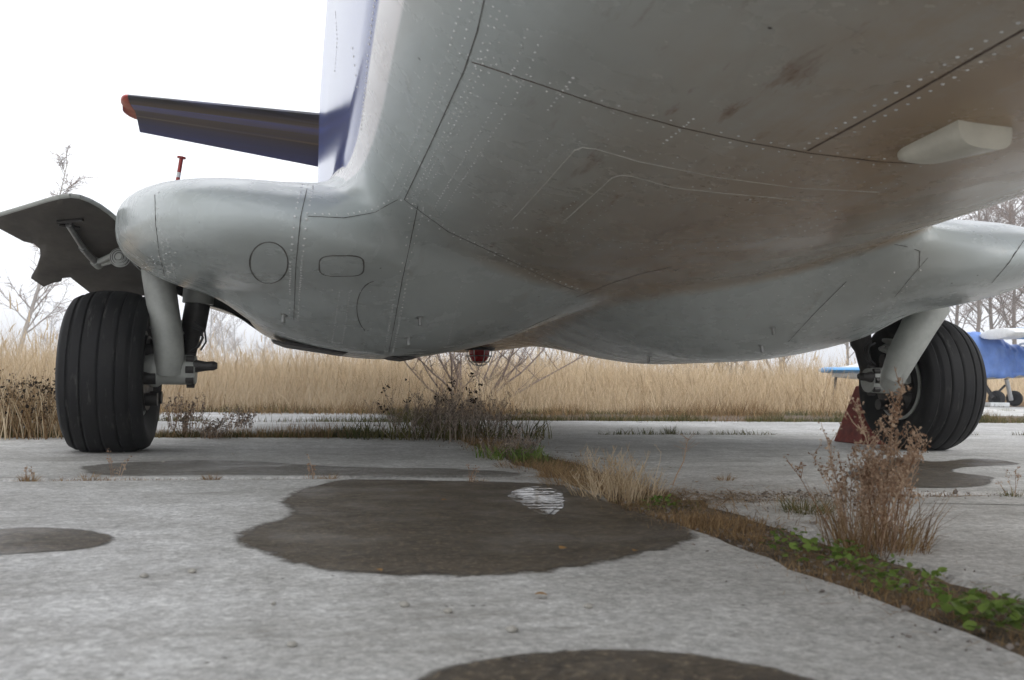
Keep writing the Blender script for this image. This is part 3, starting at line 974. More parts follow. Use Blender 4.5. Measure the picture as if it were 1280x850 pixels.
for k in range(8):
    q = k / 7
    ring = [(p[2] * 1.0, p[1], p[0]) for p in surface([(2.3 + 3.4 * q, 5.9 + 1.5 * q, 0, 2.9 - 1.4 * q, .10, 0)])[0]]
    fin.append(ring)
loft(fin, 'fin', M['blue'], plane)
for s in (-1, 1):
    loft(surface([(s * x, -1.75 + .05 * x, 2.62 + .02 * x, 2.45 - .10 * x, .16, 0) for x in np.linspace(.3, 9.6, 6)]), 'wing', M['paint_white'], plane)
    m = MB(); prof = [(-3.2, .10), (-3.1, .30), (-2.6, .40), (-1.5, .42), (-.3, .36), (.6, .12)]
    v = []; f = []
    for yy, r in prof:
        for k in range(20):
            a = k * math.pi / 10; v.append((s * 2.45 + r * .85 * math.cos(a), yy, 2.62 + r * math.sin(a)))
    for i in range(len(prof) - 1):
        for k in range(20): f.append((i * 20 + k, i * 20 + (k + 1) % 20, (i + 1) * 20 + (k + 1) % 20, (i + 1) * 20 + k))
    f += [tuple(range(20)), tuple(100 + k for k in range(20))]
    m.add(v, f); m.build('engine_nacelle', M['paint_white'], plane, True)
    for k in range(3):
        a = k * 2 * math.pi / 3 + .5
        e = np.array([math.cos(a), 0, math.sin(a)]); cc = np.array([s * 2.45, -3.25, 2.62])
        m = MB(); m.tube([cc + e * .02, cc + e * .25, cc + e * .8, cc + e * 1.14], [.05, .07, .085, .04], 8); m.build('propeller_blade', M['black_boot'], plane, True)
# nose wheel
m = MB(); m.lathe([(-.08, .14), (-.10, .2), (-.09, .26), (-.04, .275), (.04, .275), (.09, .26), (.10, .2), (.08, .14), (.08, .0)], 40, (0, -3.70, .274))
nw = m.build('nose_wheel', M['rubber'], plane, True)
m = MB(); m.tube([(0, -3.70, .26), (.0, -3.74, .55), (0, -3.8, .95)], .05, 14); m.tube([(-.12, -3.7, .27), (.12, -3.7, .27)], .03, 10)
m.build('nose_leg', M['leg'], plane, True)

# ------------------------------------------------------------------ red chock behind the right-hand wheel
ch = ground(1046, 552)
m = MB(); cx_ = ch[0]
v = []
for z, xa, xb, ya, yb in ((0, 0, .24, .325, .60), (.30, .07, .17, .44, .50)):
    v += [(cx_ + xa, ya, z), (cx_ + xb, ya, z), (cx_ + xb, yb, z), (cx_ + xa, yb, z)]
m.add(v, [(3, 2, 1, 0), (4, 5, 6, 7), (0, 1, 5, 4), (1, 2, 6, 5), (2, 3, 7, 6), (3, 0, 4, 7)])
o = m.build('wheel_chock', M['chock'], None, False, .006)
tag(o, 'chipped red wedge chock behind the right main wheel of the aircraft', 'chock')

# ================================================================== ground
g = mesh_obj('ground', [(-900, -300, -.06), (900, -300, -.06), (900, 1500, -.06), (-900, 1500, -.06)], [(0, 1, 2, 3)], M['field'])
tag(g, kind='structure')
apron = empty('apron', (0, 0, 0)); tag(apron, kind='structure')
def edge_noise(n, amp, seed):
    r = np.random.default_rng(seed)
    k = r.normal(0, 1, n + 12)
    s = np.convolve(k, np.hanning(9) / 4.5, 'valid')[:n]
    chips = np.clip(np.convolve(r.normal(0, 1, n + 30), np.hanning(21) / 8, 'valid')[:n] - 1.1, 0, 2)
    return np.abs(s) * amp + chips * amp * 5 + np.abs(r.normal(0, .12, n)) * amp
def slab(x0, x1, y0, y1, z=0.0, amp=.010, seed=0, amp_in=None):
    """one cast slab with crumbling edges and a worn arris"""
    P = []
    for e, (a, b, nrm) in enumerate((((x0, y0), (x1, y0), (0, 1)), ((x1, y0), (x1, y1), (-1, 0)), ((x1, y1), (x0, y1), (0, -1)), ((x0, y1), (x0, y0), (1, 0)))):
        L = math.dist(a, b); n = max(4, int(L / .05))
        am = amp if amp_in is None or e != amp_in[0] else amp_in[1]
        no = edge_noise(n, am, seed * 7 + e)
        for k in range(n):
            u = k / n
            P.append((a[0] + (b[0] - a[0]) * u + nrm[0] * no[k], a[1] + (b[1] - a[1]) * u + nrm[1] * no[k]))
    n = len(P); cx, cy = (x0 + x1) / 2, (y0 + y1) / 2
    P = np.array(P)
    T = np.roll(P, -1, 0) - np.roll(P, 1, 0); T = unit(T); inn = np.stack([-T[:, 1], T[:, 0]], 1)
    top = P + inn * .016
    v = [(p[0], p[1], z) for p in top] + [(p[0], p[1], z - .014) for p in P] + [(p[0], p[1], z - .15) for p in P]
    f = [tuple(range(n))]
    for i in range(n):
        j = (i + 1) % n
        f += [(n + i, n + j, j, i), (2 * n + i, 2 * n + j, n + j, n + i)]
    o = mesh_obj('concrete_slab', v, f, M['concrete'], apron, False)
    return o
GAP = .022
sd_ = 1
LEFT_Y = [-10.1, -7.1, -4.1, -1.12, .93, 2.9, 4.75]
RIGHT_Y = [-10.7, -7.7, -4.7, -1.72, 1.24, 3.15, 5.05]
for (xa, xb, ys_, ai) in ((-6.3, -.275, LEFT_Y, (1, .04)), (-.10, 5.8, RIGHT_Y, (3, .045)),
                          (-12.3, -6.35, LEFT_Y, None), (5.86, 11.9, RIGHT_Y + [7.0, 9.0, 11.0], None), (11.96, 18.0, RIGHT_Y + [7.0, 9.0, 11.0], None)):
    for a, b in zip(ys_[:-1], ys_[1:]):
        zz = 0.0 if b < 1.3 and abs(xa) < 6.31 else random.uniform(-.012, .004)
        slab(xa, xb, a + GAP, b - GAP, zz, .018, sd_, ai); sd_ += 1
# earth in the joints
so = MB()
so.box((2.8, .3, -.05), (31, 22.5, .08)); o = so.build('joint_earth', M['soil'], apron)
o['kind'] = 'stuff'

# wet patches: thin films with an outline of their own
def film(px, name, mat, z=.0012, wob=.010, seed=1, sub=8, ring=.04):
    P = np.array([ground(*p)[:2] for p in px])
    Q = []
    n = len(P)
    for i in range(n):                                 # smooth closed outline
        p0, p1, p2, p3 = P[i - 1], P[i], P[(i + 1) % n], P[(i + 2) % n]
        for k in range(sub):
            u = k / sub
            Q.append(.5 * ((2 * p1) + (-p0 + p2) * u + (2 * p0 - 5 * p1 + 4 * p2 - p3) * u**2 + (-p0 + 3 * p1 - 3 * p2 + p3) * u**3))
    Q = np.array(Q); r = np.random.default_rng(seed)
    k1 = np.convolve(np.r_[r.normal(0, 1, len(Q) + 6)], np.hanning(7) / 3.5, 'valid')[:len(Q)]
    T = unit(np.roll(Q, -1, 0) - np.roll(Q, 1, 0)); Q = Q + np.stack([-T[:, 1], T[:, 0]], 1) * (k1 * wob)[:, None]
    c0 = Q.mean(0); n = len(Q)
    if ((np.roll(Q, -1, 0) - Q) * np.stack([-(Q - c0)[:, 1], (Q - c0)[:, 0]], 1)).sum() < 0: Q = Q[::-1]
    T = unit(np.roll(Q, -1, 0) - np.roll(Q, 1, 0)); inn = np.stack([-T[:, 1], T[:, 0]], 1)
    A, B = Q - inn * ring * .6, Q + inn * ring
    v = [(q[0], q[1], z) for q in A] + [(q[0], q[1], z) for q in B]
    o = mesh_obj(name, v, [(i, (i + 1) % n, n + (i + 1) % n, n + i) for i in range(n)] + [tuple(range(n, 2 * n))], mat, None, False)
    at = o.data.attributes.new('edge', 'FLOAT', 'POINT'); at.data.foreach_set('value', np.r_[np.zeros(n), np.ones(n)].astype(np.float32))
    return tag(o, kind='structure')
film([(436, 600), (398, 606), (352, 625), (364, 640), (345, 652), (300, 666), (293, 676), (330, 690), (384, 708), (450, 717), (560, 721), (640, 718), (720, 710), (790, 696), (845, 682), (868, 668), (850, 655), (800, 642), (768, 630), (740, 618), (700, 607), (640, 603), (560, 601), (490, 600)],
     'wet_patch', M['wet'], seed=3, ring=.028)
film([(-60, 672), (0, 662), (60, 660), (110, 663), (140, 672), (130, 682), (90, 688), (40, 691), (-30, 693)], 'wet_patch', M['wet'], seed=4, wob=.005, ring=.015)
film([(524, 856), (560, 836), (600, 826), (680, 816), (760, 812), (840, 816), (920, 827), (980, 841), (1024, 858), (1010, 900), (760, 930), (560, 900)], 'wet_patch', M['wet'], seed=5, wob=.003, ring=.010)
film([(1120, 573), (1165, 577), (1230, 574), (1275, 580), (1210, 584), (1190, 590), (1240, 597), (1225, 608), (1130, 610), (1080, 604), (1060, 590)], 'wet_patch', M['wet'], seed=6, wob=.012, ring=.02)
film([(110, 582), (200, 577), (300, 576), (420, 583), (560, 586), (640, 590), (630, 597), (430, 595), (300, 594), (130, 594)], 'wet_patch', M['damp'], seed=8, wob=.015, ring=.02)
film([(632, 620), (642, 613), (664, 609), (690, 611), (706, 618), (708, 630), (700, 642), (684, 648), (668, 642), (650, 632)], 'puddle', M['water'], .0024, .004, 20, 6, .008)

# ================================================================== plants
def blades(base, hgt, width, lean, tint, dirs=None, curl=.5, r=rng):
    """thin tapering grass blades: base (n,3)"""
    n = len(base)
    a = r.random(n) * 2 * np.pi
    side = np.stack([np.cos(a), np.sin(a), np.zeros(n)], 1)
    b = r.random(n) * 2 * np.pi if dirs is None else dirs
    out = np.stack([np.cos(b), np.sin(b), np.zeros(n)], 1)
    h = hgt[:, None]; ln = lean[:, None]; w = width[:, None]
    upv = np.array([0, 0, 1.0])
    V = np.empty((n, 6, 3), np.float32)
    for i, (u, ww) in enumerate(((0, 1.0), (.55, .8), (1.0, .12))):
        c = base + upv * h * u * np.sqrt(np.maximum(1 - (ln * u) ** 2 * .6, .1)) + out * h * ln * (u ** (1 + curl))
        V[:, 2 * i] = c - side * w * ww / 2
        V[:, 2 * i + 1] = c + side * w * ww / 2
    idx = np.arange(n)[:, None] * 6
    F = np.concatenate([idx + np.array([0, 1, 3, 2]), idx + np.array([2, 3, 5, 4])])
    return V.reshape(-1, 3), F, np.repeat(tint, 6)
def join(parts):
    V, F, T, k = [], [], [], 0
    for v, f, t_ in parts:
        V.append(v); F.append(f + k); T.append(t_); k += len(v)
    return np.concatenate(V), np.concatenate(F), np.concatenate(T)
def stuff_mesh(name, parts, mat, label=None, cat=None, parent=None):
    v, f, t_ = join(parts)
    o = mesh_obj(name, v, f, mat, parent, False, tint=t_)
    o['kind'] = 'stuff'
    return tag(o, label, cat)

# the field of dry grass behind the apron
def front(X):
    return np.interp(X, [-40, -3.2, -2.6, -2.2, 1.5, 5.6, 6.2, 18, 19, 60], [1.6, 1.8, 2.6, 4.5, 4.8, 5.3, 11.0, 11.2, 5, 5])
def patch(co, sc, seed):
    r = np.random.default_rng(seed); s = 0
    for k in range(6):
        a = r.random() * 6.28; f = sc * (.6 + 1.4 * r.random())
        s = s + np.sin((co[:, 0] * math.cos(a) + co[:, 1] * math.sin(a)) * f + r.random() * 6.28)
    return s / 6
def scatter(n, d0, d1, margin=1.0):
    d = np.sqrt(rng.random(n) * (d1 ** 2 - d0 ** 2) + d0 ** 2)
    a = YAW + (rng.random(n) * 2 - 1) * R_(37)
    P = np.stack([CAM[0] + np.sin(a) * d, CAM[1] + np.cos(a) * d, np.full(n, -.06)], 1)
    return P[P[:, 1] > front(P[:, 0]) + rng.random(len(P)) ** 2 * margin]
gr = []; plume = []
for n, d0, d1, h0, h1, w, sg in ((56000, 5.5, 13, .50, .90, .0045, .16), (70000, 11, 22, .62, 1.05, .007, .25), (46000, 20, 42, .75, 1.2, .012, .5), (26000, 40, 95, .8, 1.35, .026, 1.0)):
    C_ = scatter(n // 38, d0, d1); k = rng.integers(0, len(C_), int(n * len(C_) / max(1, n // 38)))
    ch_ = .45 + .85 * rng.random(len(C_)) ** 1.5; ct = rng.normal(0, .17, len(C_)); ca = rng.random(len(C_)) * 6.283; cl_ = np.abs(rng.normal(.1, .14, len(C_)))
    P = C_[k].copy(); P[:, :2] += rng.normal(0, sg, (len(P), 2)); ok = P[:, 1] > front(P[:, 0]) - .05; P = P[ok]; k = k[ok]
    pt = patch(P, .8, 5); fr = np.clip((P[:, 1] - front(P[:, 0])) / 2.2, 0, 1)
    h = (h0 + (h1 - h0) * rng.random(len(P))) * (.42 + .58 * fr) * (1 + .22 * pt) * ch_[k] * (.65 + .35 * rng.random(len(P)))
    lean = np.abs(rng.normal(0, .26, len(P))) + .05 + cl_[k]
    t_ = np.clip(.55 + .35 * patch(P, .5, 8) + ct[k] + rng.normal(0, .2, len(P)), 0, 1)
    gr.append(blades(P, h, w * (.6 + .8 * rng.random(len(P))), lean, t_, dirs=ca[k] + rng.normal(0, .9, len(P))))
    s_ = rng.random(len(P)) < .05
    if d0 < 30:
        Q_ = P[s_].copy(); hh = h[s_] * 1.12; m_ = len(Q_); dr = rng.random(m_) * 6.283; ln = .08 + .1 * rng.random(m_)
        gr.append(blades(Q_, hh, np.full(m_, w * .6), ln, np.full(m_, .35), dirs=dr, curl=0.0))
        top = Q_ + np.stack([np.cos(dr) * hh * ln, np.sin(dr) * hh * ln, hh * .93], 1)
        gr.append(blades(top - np.array([0, 0, .05]), .10 + .08 * rng.random(m_), np.full(m_, w * 2.6), .2 + .4 * rng.random(m_), np.clip(.3 + .3 * rng.random(m_), 0, 1)))
P = scatter(26000, 5.5, 15, .4); P = P[P[:, 1] < front(P[:, 0]) + 2.6]
gr.append(blades(P, .12 + .3 * rng.random(len(P)), np.full(len(P), .0045), .3 + .6 * rng.random(len(P)), np.clip(.62 + rng.normal(0, .22, len(P)), 0, 1)))
stuff_mesh('dry_grass_field', gr, M['straw'], 'tall straw-coloured dry grass of the field behind the apron', 'grass')
P = scatter(16000, 5.5, 18, .3); P = P[(patch(P, 1.6, 11) > .12)]
gm = blades(P, .15 + .45 * rng.random(len(P)), np.full(len(P), .005), .15 + .4 * rng.random(len(P)), rng.random(len(P)))
stuff_mesh('brown_grass', [gm], M['drygrass'], 'darker brown stalks scattered through the dry grass field', 'grass')

# low growth in the joints between the slabs
def along(xa, ya, xb, yb, n, wid, hmin, hmax, w=.004, clump=5, thr=-.1, seed=0):
    u = rng.random(n); P = np.stack([xa + (xb - xa) * u, ya + (yb - ya) * u, np.full(n, -.025)], 1)
    P[:, :2] += rng.normal(0, wid, (n, 2))
    k = patch(P, clump, seed + 30); P = P[k > thr]; k = k[k > thr]
    m = len(P)
    return blades(P, (hmin + (hmax - hmin) * rng.random(m)) * (.6 + .8 * np.clip(k, 0, 1)), np.full(m, w) * (.6 + .8 * rng.random(m)), .1 + .7 * rng.random(m), rng.random(m))
oliv = [along(-2.6, .95, -.25, .97, 9000, .05, .03, .11, seed=1, thr=-.6), along(-6, .93, -2.2, .93, 4000, .05, .03, .12, seed=2, thr=-.5), along(-6, 2.9, -.2, 2.9, 6000, .07, .03, .12, seed=3, thr=-.3),
        along(-.2, 3.15, 5.8, 3.15, 9000, .07, .04, .14, seed=4, thr=-.35), along(-.2, 1.24, 5.8, 1.24, 3600, .035, .02, .08, seed=5, thr=.0), along(-.21, 1.0, -.21, 4.8, 2600, .08, .03, .13, seed=6),
        along(-6, 4.6, 5.5, 5.0, 8000, .12, .03, .12, seed=9, thr=-.3), along(5.9, 5.05, 18, 5.05, 3500, .06, .03, .10, seed=12), along(5.9, 7.0, 18, 7.0, 3000, .06, .03, .12, seed=13), along(5.9, 9.0, 18, 9.0, 3000, .06, .03, .14, seed=14),
        along(5.83, -1, 5.83, 11, 2000, .05, .03, .10, seed=15), along(-.21, -1.9, -.21, 1.0, 3600, .06, .015, .05, seed=16, thr=-.2)]
stuff_mesh('joint_grass', oliv, M['olive'], 'low green and olive grass growing in the slab joints', 'grass')
brn = [along(-2.4, -1.12, -.3, -1.12, 3000, .02, .012, .035, .0025, seed=21, thr=-.1), along(-.22, -1.72, 5.8, -1.72, 6000, .028, .015, .045, .003, seed=22, thr=-.1), along(-.19, -3.5, -.19, -.4, 30000, .075, .012, .046, .0018, 9, seed=23, thr=-.45),
       along(-.21, -.5, -.21, 1.2, 3000, .08, .03, .10, .003, 5, seed=24, thr=-.3), along(-2.4, .92, -.3, .95, 3500, .05, .04, .14, .003, seed=25), along(-6, 4.4, 5.5, 4.8, 9000, .25, .06, .22, .004, seed=27, thr=-.2), along(-.2, 3.2, 5.8, 3.2, 3000, .09, .05, .16, .003, seed=28), along(5.9, 10.6, 18, 10.8, 5000, .3, .1, .3, .006, seed=29, thr=-.3)]
stuff_mesh('joint_straw', brn, M['drygrass'], 'short brown dry grass matted in the slab joints', 'grass')
# broken stalks and leaf litter lying in the joint
lit = []
n = 2200
P = np.stack([-.18 + rng.normal(0, .09, n), -3.2 + 3.6 * rng.random(n), np.full(n, .004) + .004 * rng.random(n)], 1)
k = rng.random(n) < .5; P[k, 0] = -.2 + np.abs(rng.normal(0, .28, k.sum())); P[k, 1] = -1.72 + rng.normal(0, .10, k.sum())
lb_ = blades(P, .02 + .06 * rng.random(n), .001 + .0016 * rng.random(n), np.full(n, 1.25), rng.random(n)); lb_[0][:, 2] *= .22; lit.append(lb_)
stuff_mesh('joint_litter', lit, M['drygrass'], 'dead stalks and crumbs lying along the overgrown joint', 'litter')

rub = MB()
for k in range(2200):
    y = -3.5 + 4.0 * random.random(); x = -.18 + random.gauss(0, .085)
    if random.random() < .3: x, y = -.05 + abs(random.gauss(0, .4)), -1.72 + random.gauss(0, .05)
    r_ = random.uniform(.0015, .005) * (2.0 if random.random() < .04 else 1)
    c = np.array([x, y, (-.006 if -.29 < x < -.03 else .0) + r_ * .3])
    q = [c + unit(np.array([random.gauss(0, 1), random.gauss(0, 1), random.gauss(0, .6)])) * r_ for _ in range(6)]
    rub.add(q, [(0, 1, 2), (0, 2, 3), (0, 3, 4), (0, 4, 1), (5, 2, 1), (5, 3, 2), (5, 4, 3), (5, 1, 4)], random.random())
o = rub.build('joint_rubble', M['bark'], None, False, tint=True); o['kind'] = 'stuff'
tag(o, 'crumbled earth and grit lying in the overgrown joint', 'rubble')
# ---- single plants
def tuft(name, px, label, mat, n, h, spread, lean=.4, w=.0028, group=None, cat='plant', loc=None, rootspread=.3):
    p = ground(*px, 0.0) if loc is None else np.array(loc)
    o = empty(name, (p[0], p[1], 0))
    tag(o, label, cat, group)
    a = rng.random(n) * 6.283; rr = np.sqrt(rng.random(n)) * spread * rootspread
    B = np.stack([np.cos(a) * rr, np.sin(a) * rr, np.full(n, -.02)], 1)
    hh = h * (.45 + .55 * rng.random(n))
    v, f, t_ = blades(B, hh, np.full(n, w) * (.6 + .8 * rng.random(n)), np.abs(rng.normal(lean, lean * .45, n)), rng.random(n), dirs=a + rng.normal(0, .5, n))
    mesh_obj('blades', v, f, mat, o, False, tint=t_)
    return o
def stems(o, n, h, spread, mat, headmat, nh=14, hs=.006, lean=.25, rad=.0016, side=4, name='stems', hname='seed_heads', droop=0.0):
    """branching dry stalks with seed heads, under the thing o"""
    m = MB(); hd = MB()
    for i in range(n):
        a = random.uniform(0, 6.283); r0 = spread * .35 * math.sqrt(random.random())
        H_ = h * random.uniform(.55, 1.0); ln = random.gauss(0, lean)
        p = np.array([math.cos(a) * r0, math.sin(a) * r0, -.02]); d = np.array([math.cos(a) * ln, math.sin(a) * ln, 1.0]); d /= np.linalg.norm(d)
        pts = [p]
        for k in range(5):
            d = d + np.array([random.gauss(0, .10), random.gauss(0, .10), -droop * k * .06]); d /= np.linalg.norm(d)
            pts.append(pts[-1] + d * H_ / 5)
        tt = random.random()
        m.tube(pts, [rad, rad * .9, rad * .8, rad * .65, rad * .5, rad * .3], 4, False, tt)
        for s in range(side):
            u = random.uniform(.35, .98); k = min(int(u * 5), 4); q = pts[k] + (pts[k + 1] - pts[k]) * (u * 5 - k)
            b = random.uniform(0, 6.283); L = H_ * random.uniform(.07, .20)
            e = unit(np.array([math.cos(b) * .75, math.sin(b) * .75, .85]))
            e2 = q + e * L * .6; e3 = e2 + unit(e + np.array([0, 0, .5])) * L * .4
            m.tube([q, e2, e3], [rad * .6, rad * .5, rad * .3], 3, False, tt)
            for z in range(nh // side + 1):
                c = q + (e3 - q) * random.uniform(.35, 1.05) + np.array([random.gauss(0, hs * .9) for _ in range(3)])
                head(hd, c, hs * random.uniform(.5, 1.1), random.random())
        for z in range(nh // 2):
            c = pts[-1] + (pts[-2] - pts[-1]) * random.random() * 1.0 + np.array([random.gauss(0, hs * .8) for _ in range(3)])
            head(hd, c, hs * random.uniform(.5, 1.1), random.random())
    m.build(name, mat, o, False, tint=True)
    if hd.v: hd.build(hname, headmat, o, False, tint=True)['kind'] = 'stuff'
def head(mb, c, r, t_):
    q = [np.array(unit(np.array([random.gauss(0, 1) for _ in range(3)]))) * r * random.uniform(.6, 1.3) for _ in range(5)]
    mb.add([c + p for p in q], [(0, 1, 2), (0, 2, 3), (0, 3, 4), (1, 2, 4), (1, 3, 4)], t_)

# the tall reddish weed by the right-hand wheel
o = empty('tall_weed', (*ground(1092, 684)[:2], 0)); tag(o, 'tall reddish-brown dry weed with feathery seed heads growing from the slab joint', 'weed')
stems(o, 60, .25, .17, M['weed_red'], M['weed_red'], 18, .0042, .20, .0013, 6)
o2 = empty('main_stalk'); o2.parent = o; o2.location = (.04, .0, 0)
stems(o2, 4, .385, .03, M['weed_red'], M['weed_red'], 64, .0052, .05, .0017, 14, 'stalk', 'flower_spikes')
n = 420; a = rng.random(n) * 6.283; rr = .09 * np.sqrt(rng.random(n))
v, f, t_ = blades(np.stack([np.cos(a) * rr, np.sin(a) * rr, np.full(n, -.02)], 1), .04 + .12 * rng.random(n), np.full(n, .0017), .2 + .75 * rng.random(n), rng.random(n) * .8, dirs=a + rng.normal(0, 1.0, n))
mesh_obj('basal_grass', v, f, M['drygrass'], o, False, tint=t_)
tuft('brown_grass_tuft', (1010, 640), 'dark flattened grass tuft in the joint left of the tall reddish weed', M['olive'], 260, .07, .16, .8, .002)
# straw-coloured bush of stalks
o = tuft('straw_tuft', (775, 620), 'pale straw-coloured tuft of branching stalks beside the wet patch', M['straw'], 260, .12, .26, .6, .0018, rootspread=.45)
stems(o, 70, .165, .26, M['straw'], M['straw'], 0, .002, .5, .0012, 6, 'stalks')
tuft('brown_grass_tuft', (735, 606), 'rusty brown tangle of stalks joining the pale straw tuft to the wet patch', M['drygrass'], 420, .09, .2, .8, .0017, rootspread=.6)
tuft('brown_grass_tuft', (665, 584), 'dark brown matted grass just before the low weed bush', M['drygrass'], 380, .07, .2, .85, .0018, rootspread=.6)
tuft('brown_grass_tuft', (980, 640), 'trampled grey-brown stalks spreading left of the dark flattened tuft', M['drygrass'], 300, .07, .3, .95, .0016, rootspread=.7)
tuft('brown_grass_tuft', (700, 596), 'brown tangled grass tuft next to the pale straw tuft', M['drygrass'], 420, .085, .20, .75, .0018)
tuft('brown_grass_tuft', (880, 652), 'low russet grass clump edging the tip of the wet patch', M['drygrass'], 260, .035, .12, .7, .0016)
tuft('brown_grass_tuft', (935, 668), 'thin russet grass clump between wet patch and tall reddish weed', M['drygrass'], 200, .032, .10, .7, .0016)
tuft('brown_grass_tuft', (1180, 745), 'matted russet grass among the green leaves in the joint', M['drygrass'], 260, .03, .11, .8, .0014)
o = empty('leaning_twig', (*ground(838, 606)[:2], 0)); tag(o, 'dark red leaning twig plant right of the pale straw tuft', 'plant')
m = MB(); pts = [np.array(p) for p in ((0, 0, -.02), (.02, 0, .03), (.042, .0, .07), (.05, 0, .115), (.055, 0, .135))]
m.tube(pts, [.0022, .002, .0016, .0012, .0008], 5)
for k in range(14):
    q = pts[2] + (pts[4] - pts[2]) * random.random(); e = np.array([random.gauss(0, .02), random.gauss(0, .02), random.uniform(.005, .03)]); m.tube([q, q + e], [.0009, .0005], 3, False)
m.build('stem', M['weed_red'], o, False, tint=True)
# the dark bush of weeds behind
bp = ground(560, 548)
o = empty('weed_bush', (bp[0], bp[1], 0)); tag(o, 'dark tangled dead weed bush with black seed heads on the joint under the aircraft', 'bush')
stems(o, 190, .29, .95, M['weed_dark'], M['weed_dark'], 8, .0055, .55, .0017, 5)
sp = empty('seed_stalks'); sp.parent = o
stems(sp, 16, .40, .7, M['weed_dark'], M['seedhead'], 6, .010, .25, .002, 1, 'stalks', 'black_heads')
n = 420; a = rng.random(n) * 6.283; rr = np.sqrt(rng.random(n)) * .38
v, f, t_ = blades(np.stack([np.cos(a) * rr * 1.5, np.sin(a) * rr * .5, np.full(n, -.02)], 1), .05 + .12 * rng.random(n), np.full(n, .006), .2 + .5 * rng.random(n), rng.random(n))
mesh_obj('undergrowth', v, f, M['olive'], o, False, tint=t_)
o = empty('weed_bush', (*ground(640, 572)[:2], 0)); tag(o, 'low dark weed bush trailing along the joint in front of the tangled bush', 'bush')
stems(o, 46, .15, .34, M['weed_dark'], M['weed_dark'], 8, .005, .5, .0016, 5)
n = 200; a = rng.random(n) * 6.283; rr = np.sqrt(rng.random(n)) * .14
v, f, t_ = blades(np.stack([np.cos(a) * rr, np.sin(a) * rr * 1.3, np.full(n, -.02)], 1), .03 + .06 * rng.random(n), np.full(n, .006), .3 + .5 * rng.random(n), rng.random(n))
mesh_obj('undergrowth', v, f, M['green'], o, False, tint=t_)
# weeds behind and left of the left wheel
for (px, lb, n_, hh, sp_) in (((232, 546), 'brown seeding weed just behind the left wheel', 34, .24, .22), ((300, 540), 'sparse brown weed on the joint under the left nacelle', 22, .17, .2), ((270, 548), 'low leafy brown weed between wheel and nacelle weed', 26, .12, .2)):
    o = empty('dry_weed', (*ground(*px)[:2], 0)); tag(o, lb, 'weed'); stems(o, n_, hh, sp_, M['weed_red'], M['weed_dark'], 8, .007, .35, .0016, 4)
LW = [(-10, 545), (22, 546), (48, 545), (70, 546), (5, 530), (40, 528), (66, 528), (90, 530), (-30, 540), (-5, 515), (30, 512), (60, 514)]
for i, px in enumerate(LW):
    o = empty('dry_weed', (*ground(*px)[:2], 0)); tag(o, 'brown weed with black button seed heads in the thicket left of the left wheel', 'weed', 'thicket weeds beside the left wheel')
    stems(o, 22, .34, .36, M['drygrass'], M['seedhead'], 3, .010, .32, .0019, 2)
    n = 130; a = rng.random(n) * 6.283; rr = np.sqrt(rng.random(n)) * .24
    v, f, t_ = blades(np.stack([np.cos(a) * rr, np.sin(a) * rr, np.full(n, -.02)], 1), .10 + .25 * rng.random(n), np.full(n, .006), .2 + .4 * rng.random(n), rng.random(n))
    mesh_obj('undergrowth', v, f, M['straw'] if i % 3 else M['drygrass'], o, False, tint=t_)
# small tufts on the near joint
for px, lb, hh, st in (((36, 600), 'sparse dry tuft with upright stalks on the joint before the left wheel', .045, .085), ((112, 597), 'small brown tuft on the joint straight before the left wheel', .04, 0), ((143, 596), 'thin tuft with two long bent stalks before the left wheel', .025, .11),
                       ((265, 597), 'low russet tuft on the joint right of the left wheel', .04, 0), ((322, 598), 'flat green and brown tuft on the near joint', .022, 0), ((352, 598), 'green mossy tuft at the corner of the wet patch', .022, 0), ((392, 598), 'small upright seedling weed at the edge of the wet patch', .03, .105),
                       ((412, 598), 'russet dry tuft beside the upright seedling weed', .04, 0), ((598, 602), 'short brown tuft behind the wet patch', .038, .0), ((586, 603), 'reddish sprig standing behind the wet patch', .025, .075),
                       ((838, 542), 'small green grass tussock alone on the far joint', .085, 0), ((500, 520), 'short straw tuft on the far slabs', .10, 0), ((1265, 620), 'olive tuft with a leaning stalk at the end of the right joint', .05, .10), ((905, 600), 'faint dry sprig on the slab before the chock', .05, .0)):
    o = tuft('grass_tuft', px, lb, M['olive'] if 'green' in lb or 'olive' in lb else M['drygrass'], 120, hh, .07, .6, .002)
    if st: stems(o, 4, st, .05, M['weed_red'], M['weed_red'], 8, .0035, .25, .001, 3)

# leafy green plants: every leaf a piece of its own
def leaf_mesh(k):
    w = (.42, .34, .5)[k]; v = []; f = []
    prof = [(0, .06), (.18, w * .7), (.42, w), (.68, w * .8), (.88, w * .4), (1.0, .02)]
    for u, ww in prof:
        z = .30 * u - .34 * u * u; v += [(-ww, u, z + .10 * ww), (0, u, z - .03), (ww, u, z + .10 * ww)]
    for i in range(len(prof) - 1):
        b = i * 3; f += [(b, b + 1, b + 4, b + 3), (b + 1, b + 2, b + 5, b + 4)]
    m_ = bpy.data.meshes.new('leaf'); m_.from_pydata(v, [], f); m_.update()
    m_.polygons.foreach_set('use_smooth', np.ones(len(m_.polygons), bool))
    at = m_.attributes.new('tint', 'FLOAT', 'POINT'); at.data.foreach_set('value', np.full(len(v), (.3, .55, .85)[k], np.float32))
    m_.materials.append(M['green']); return m_
LM = [leaf_mesh(k) for k in range(3)]
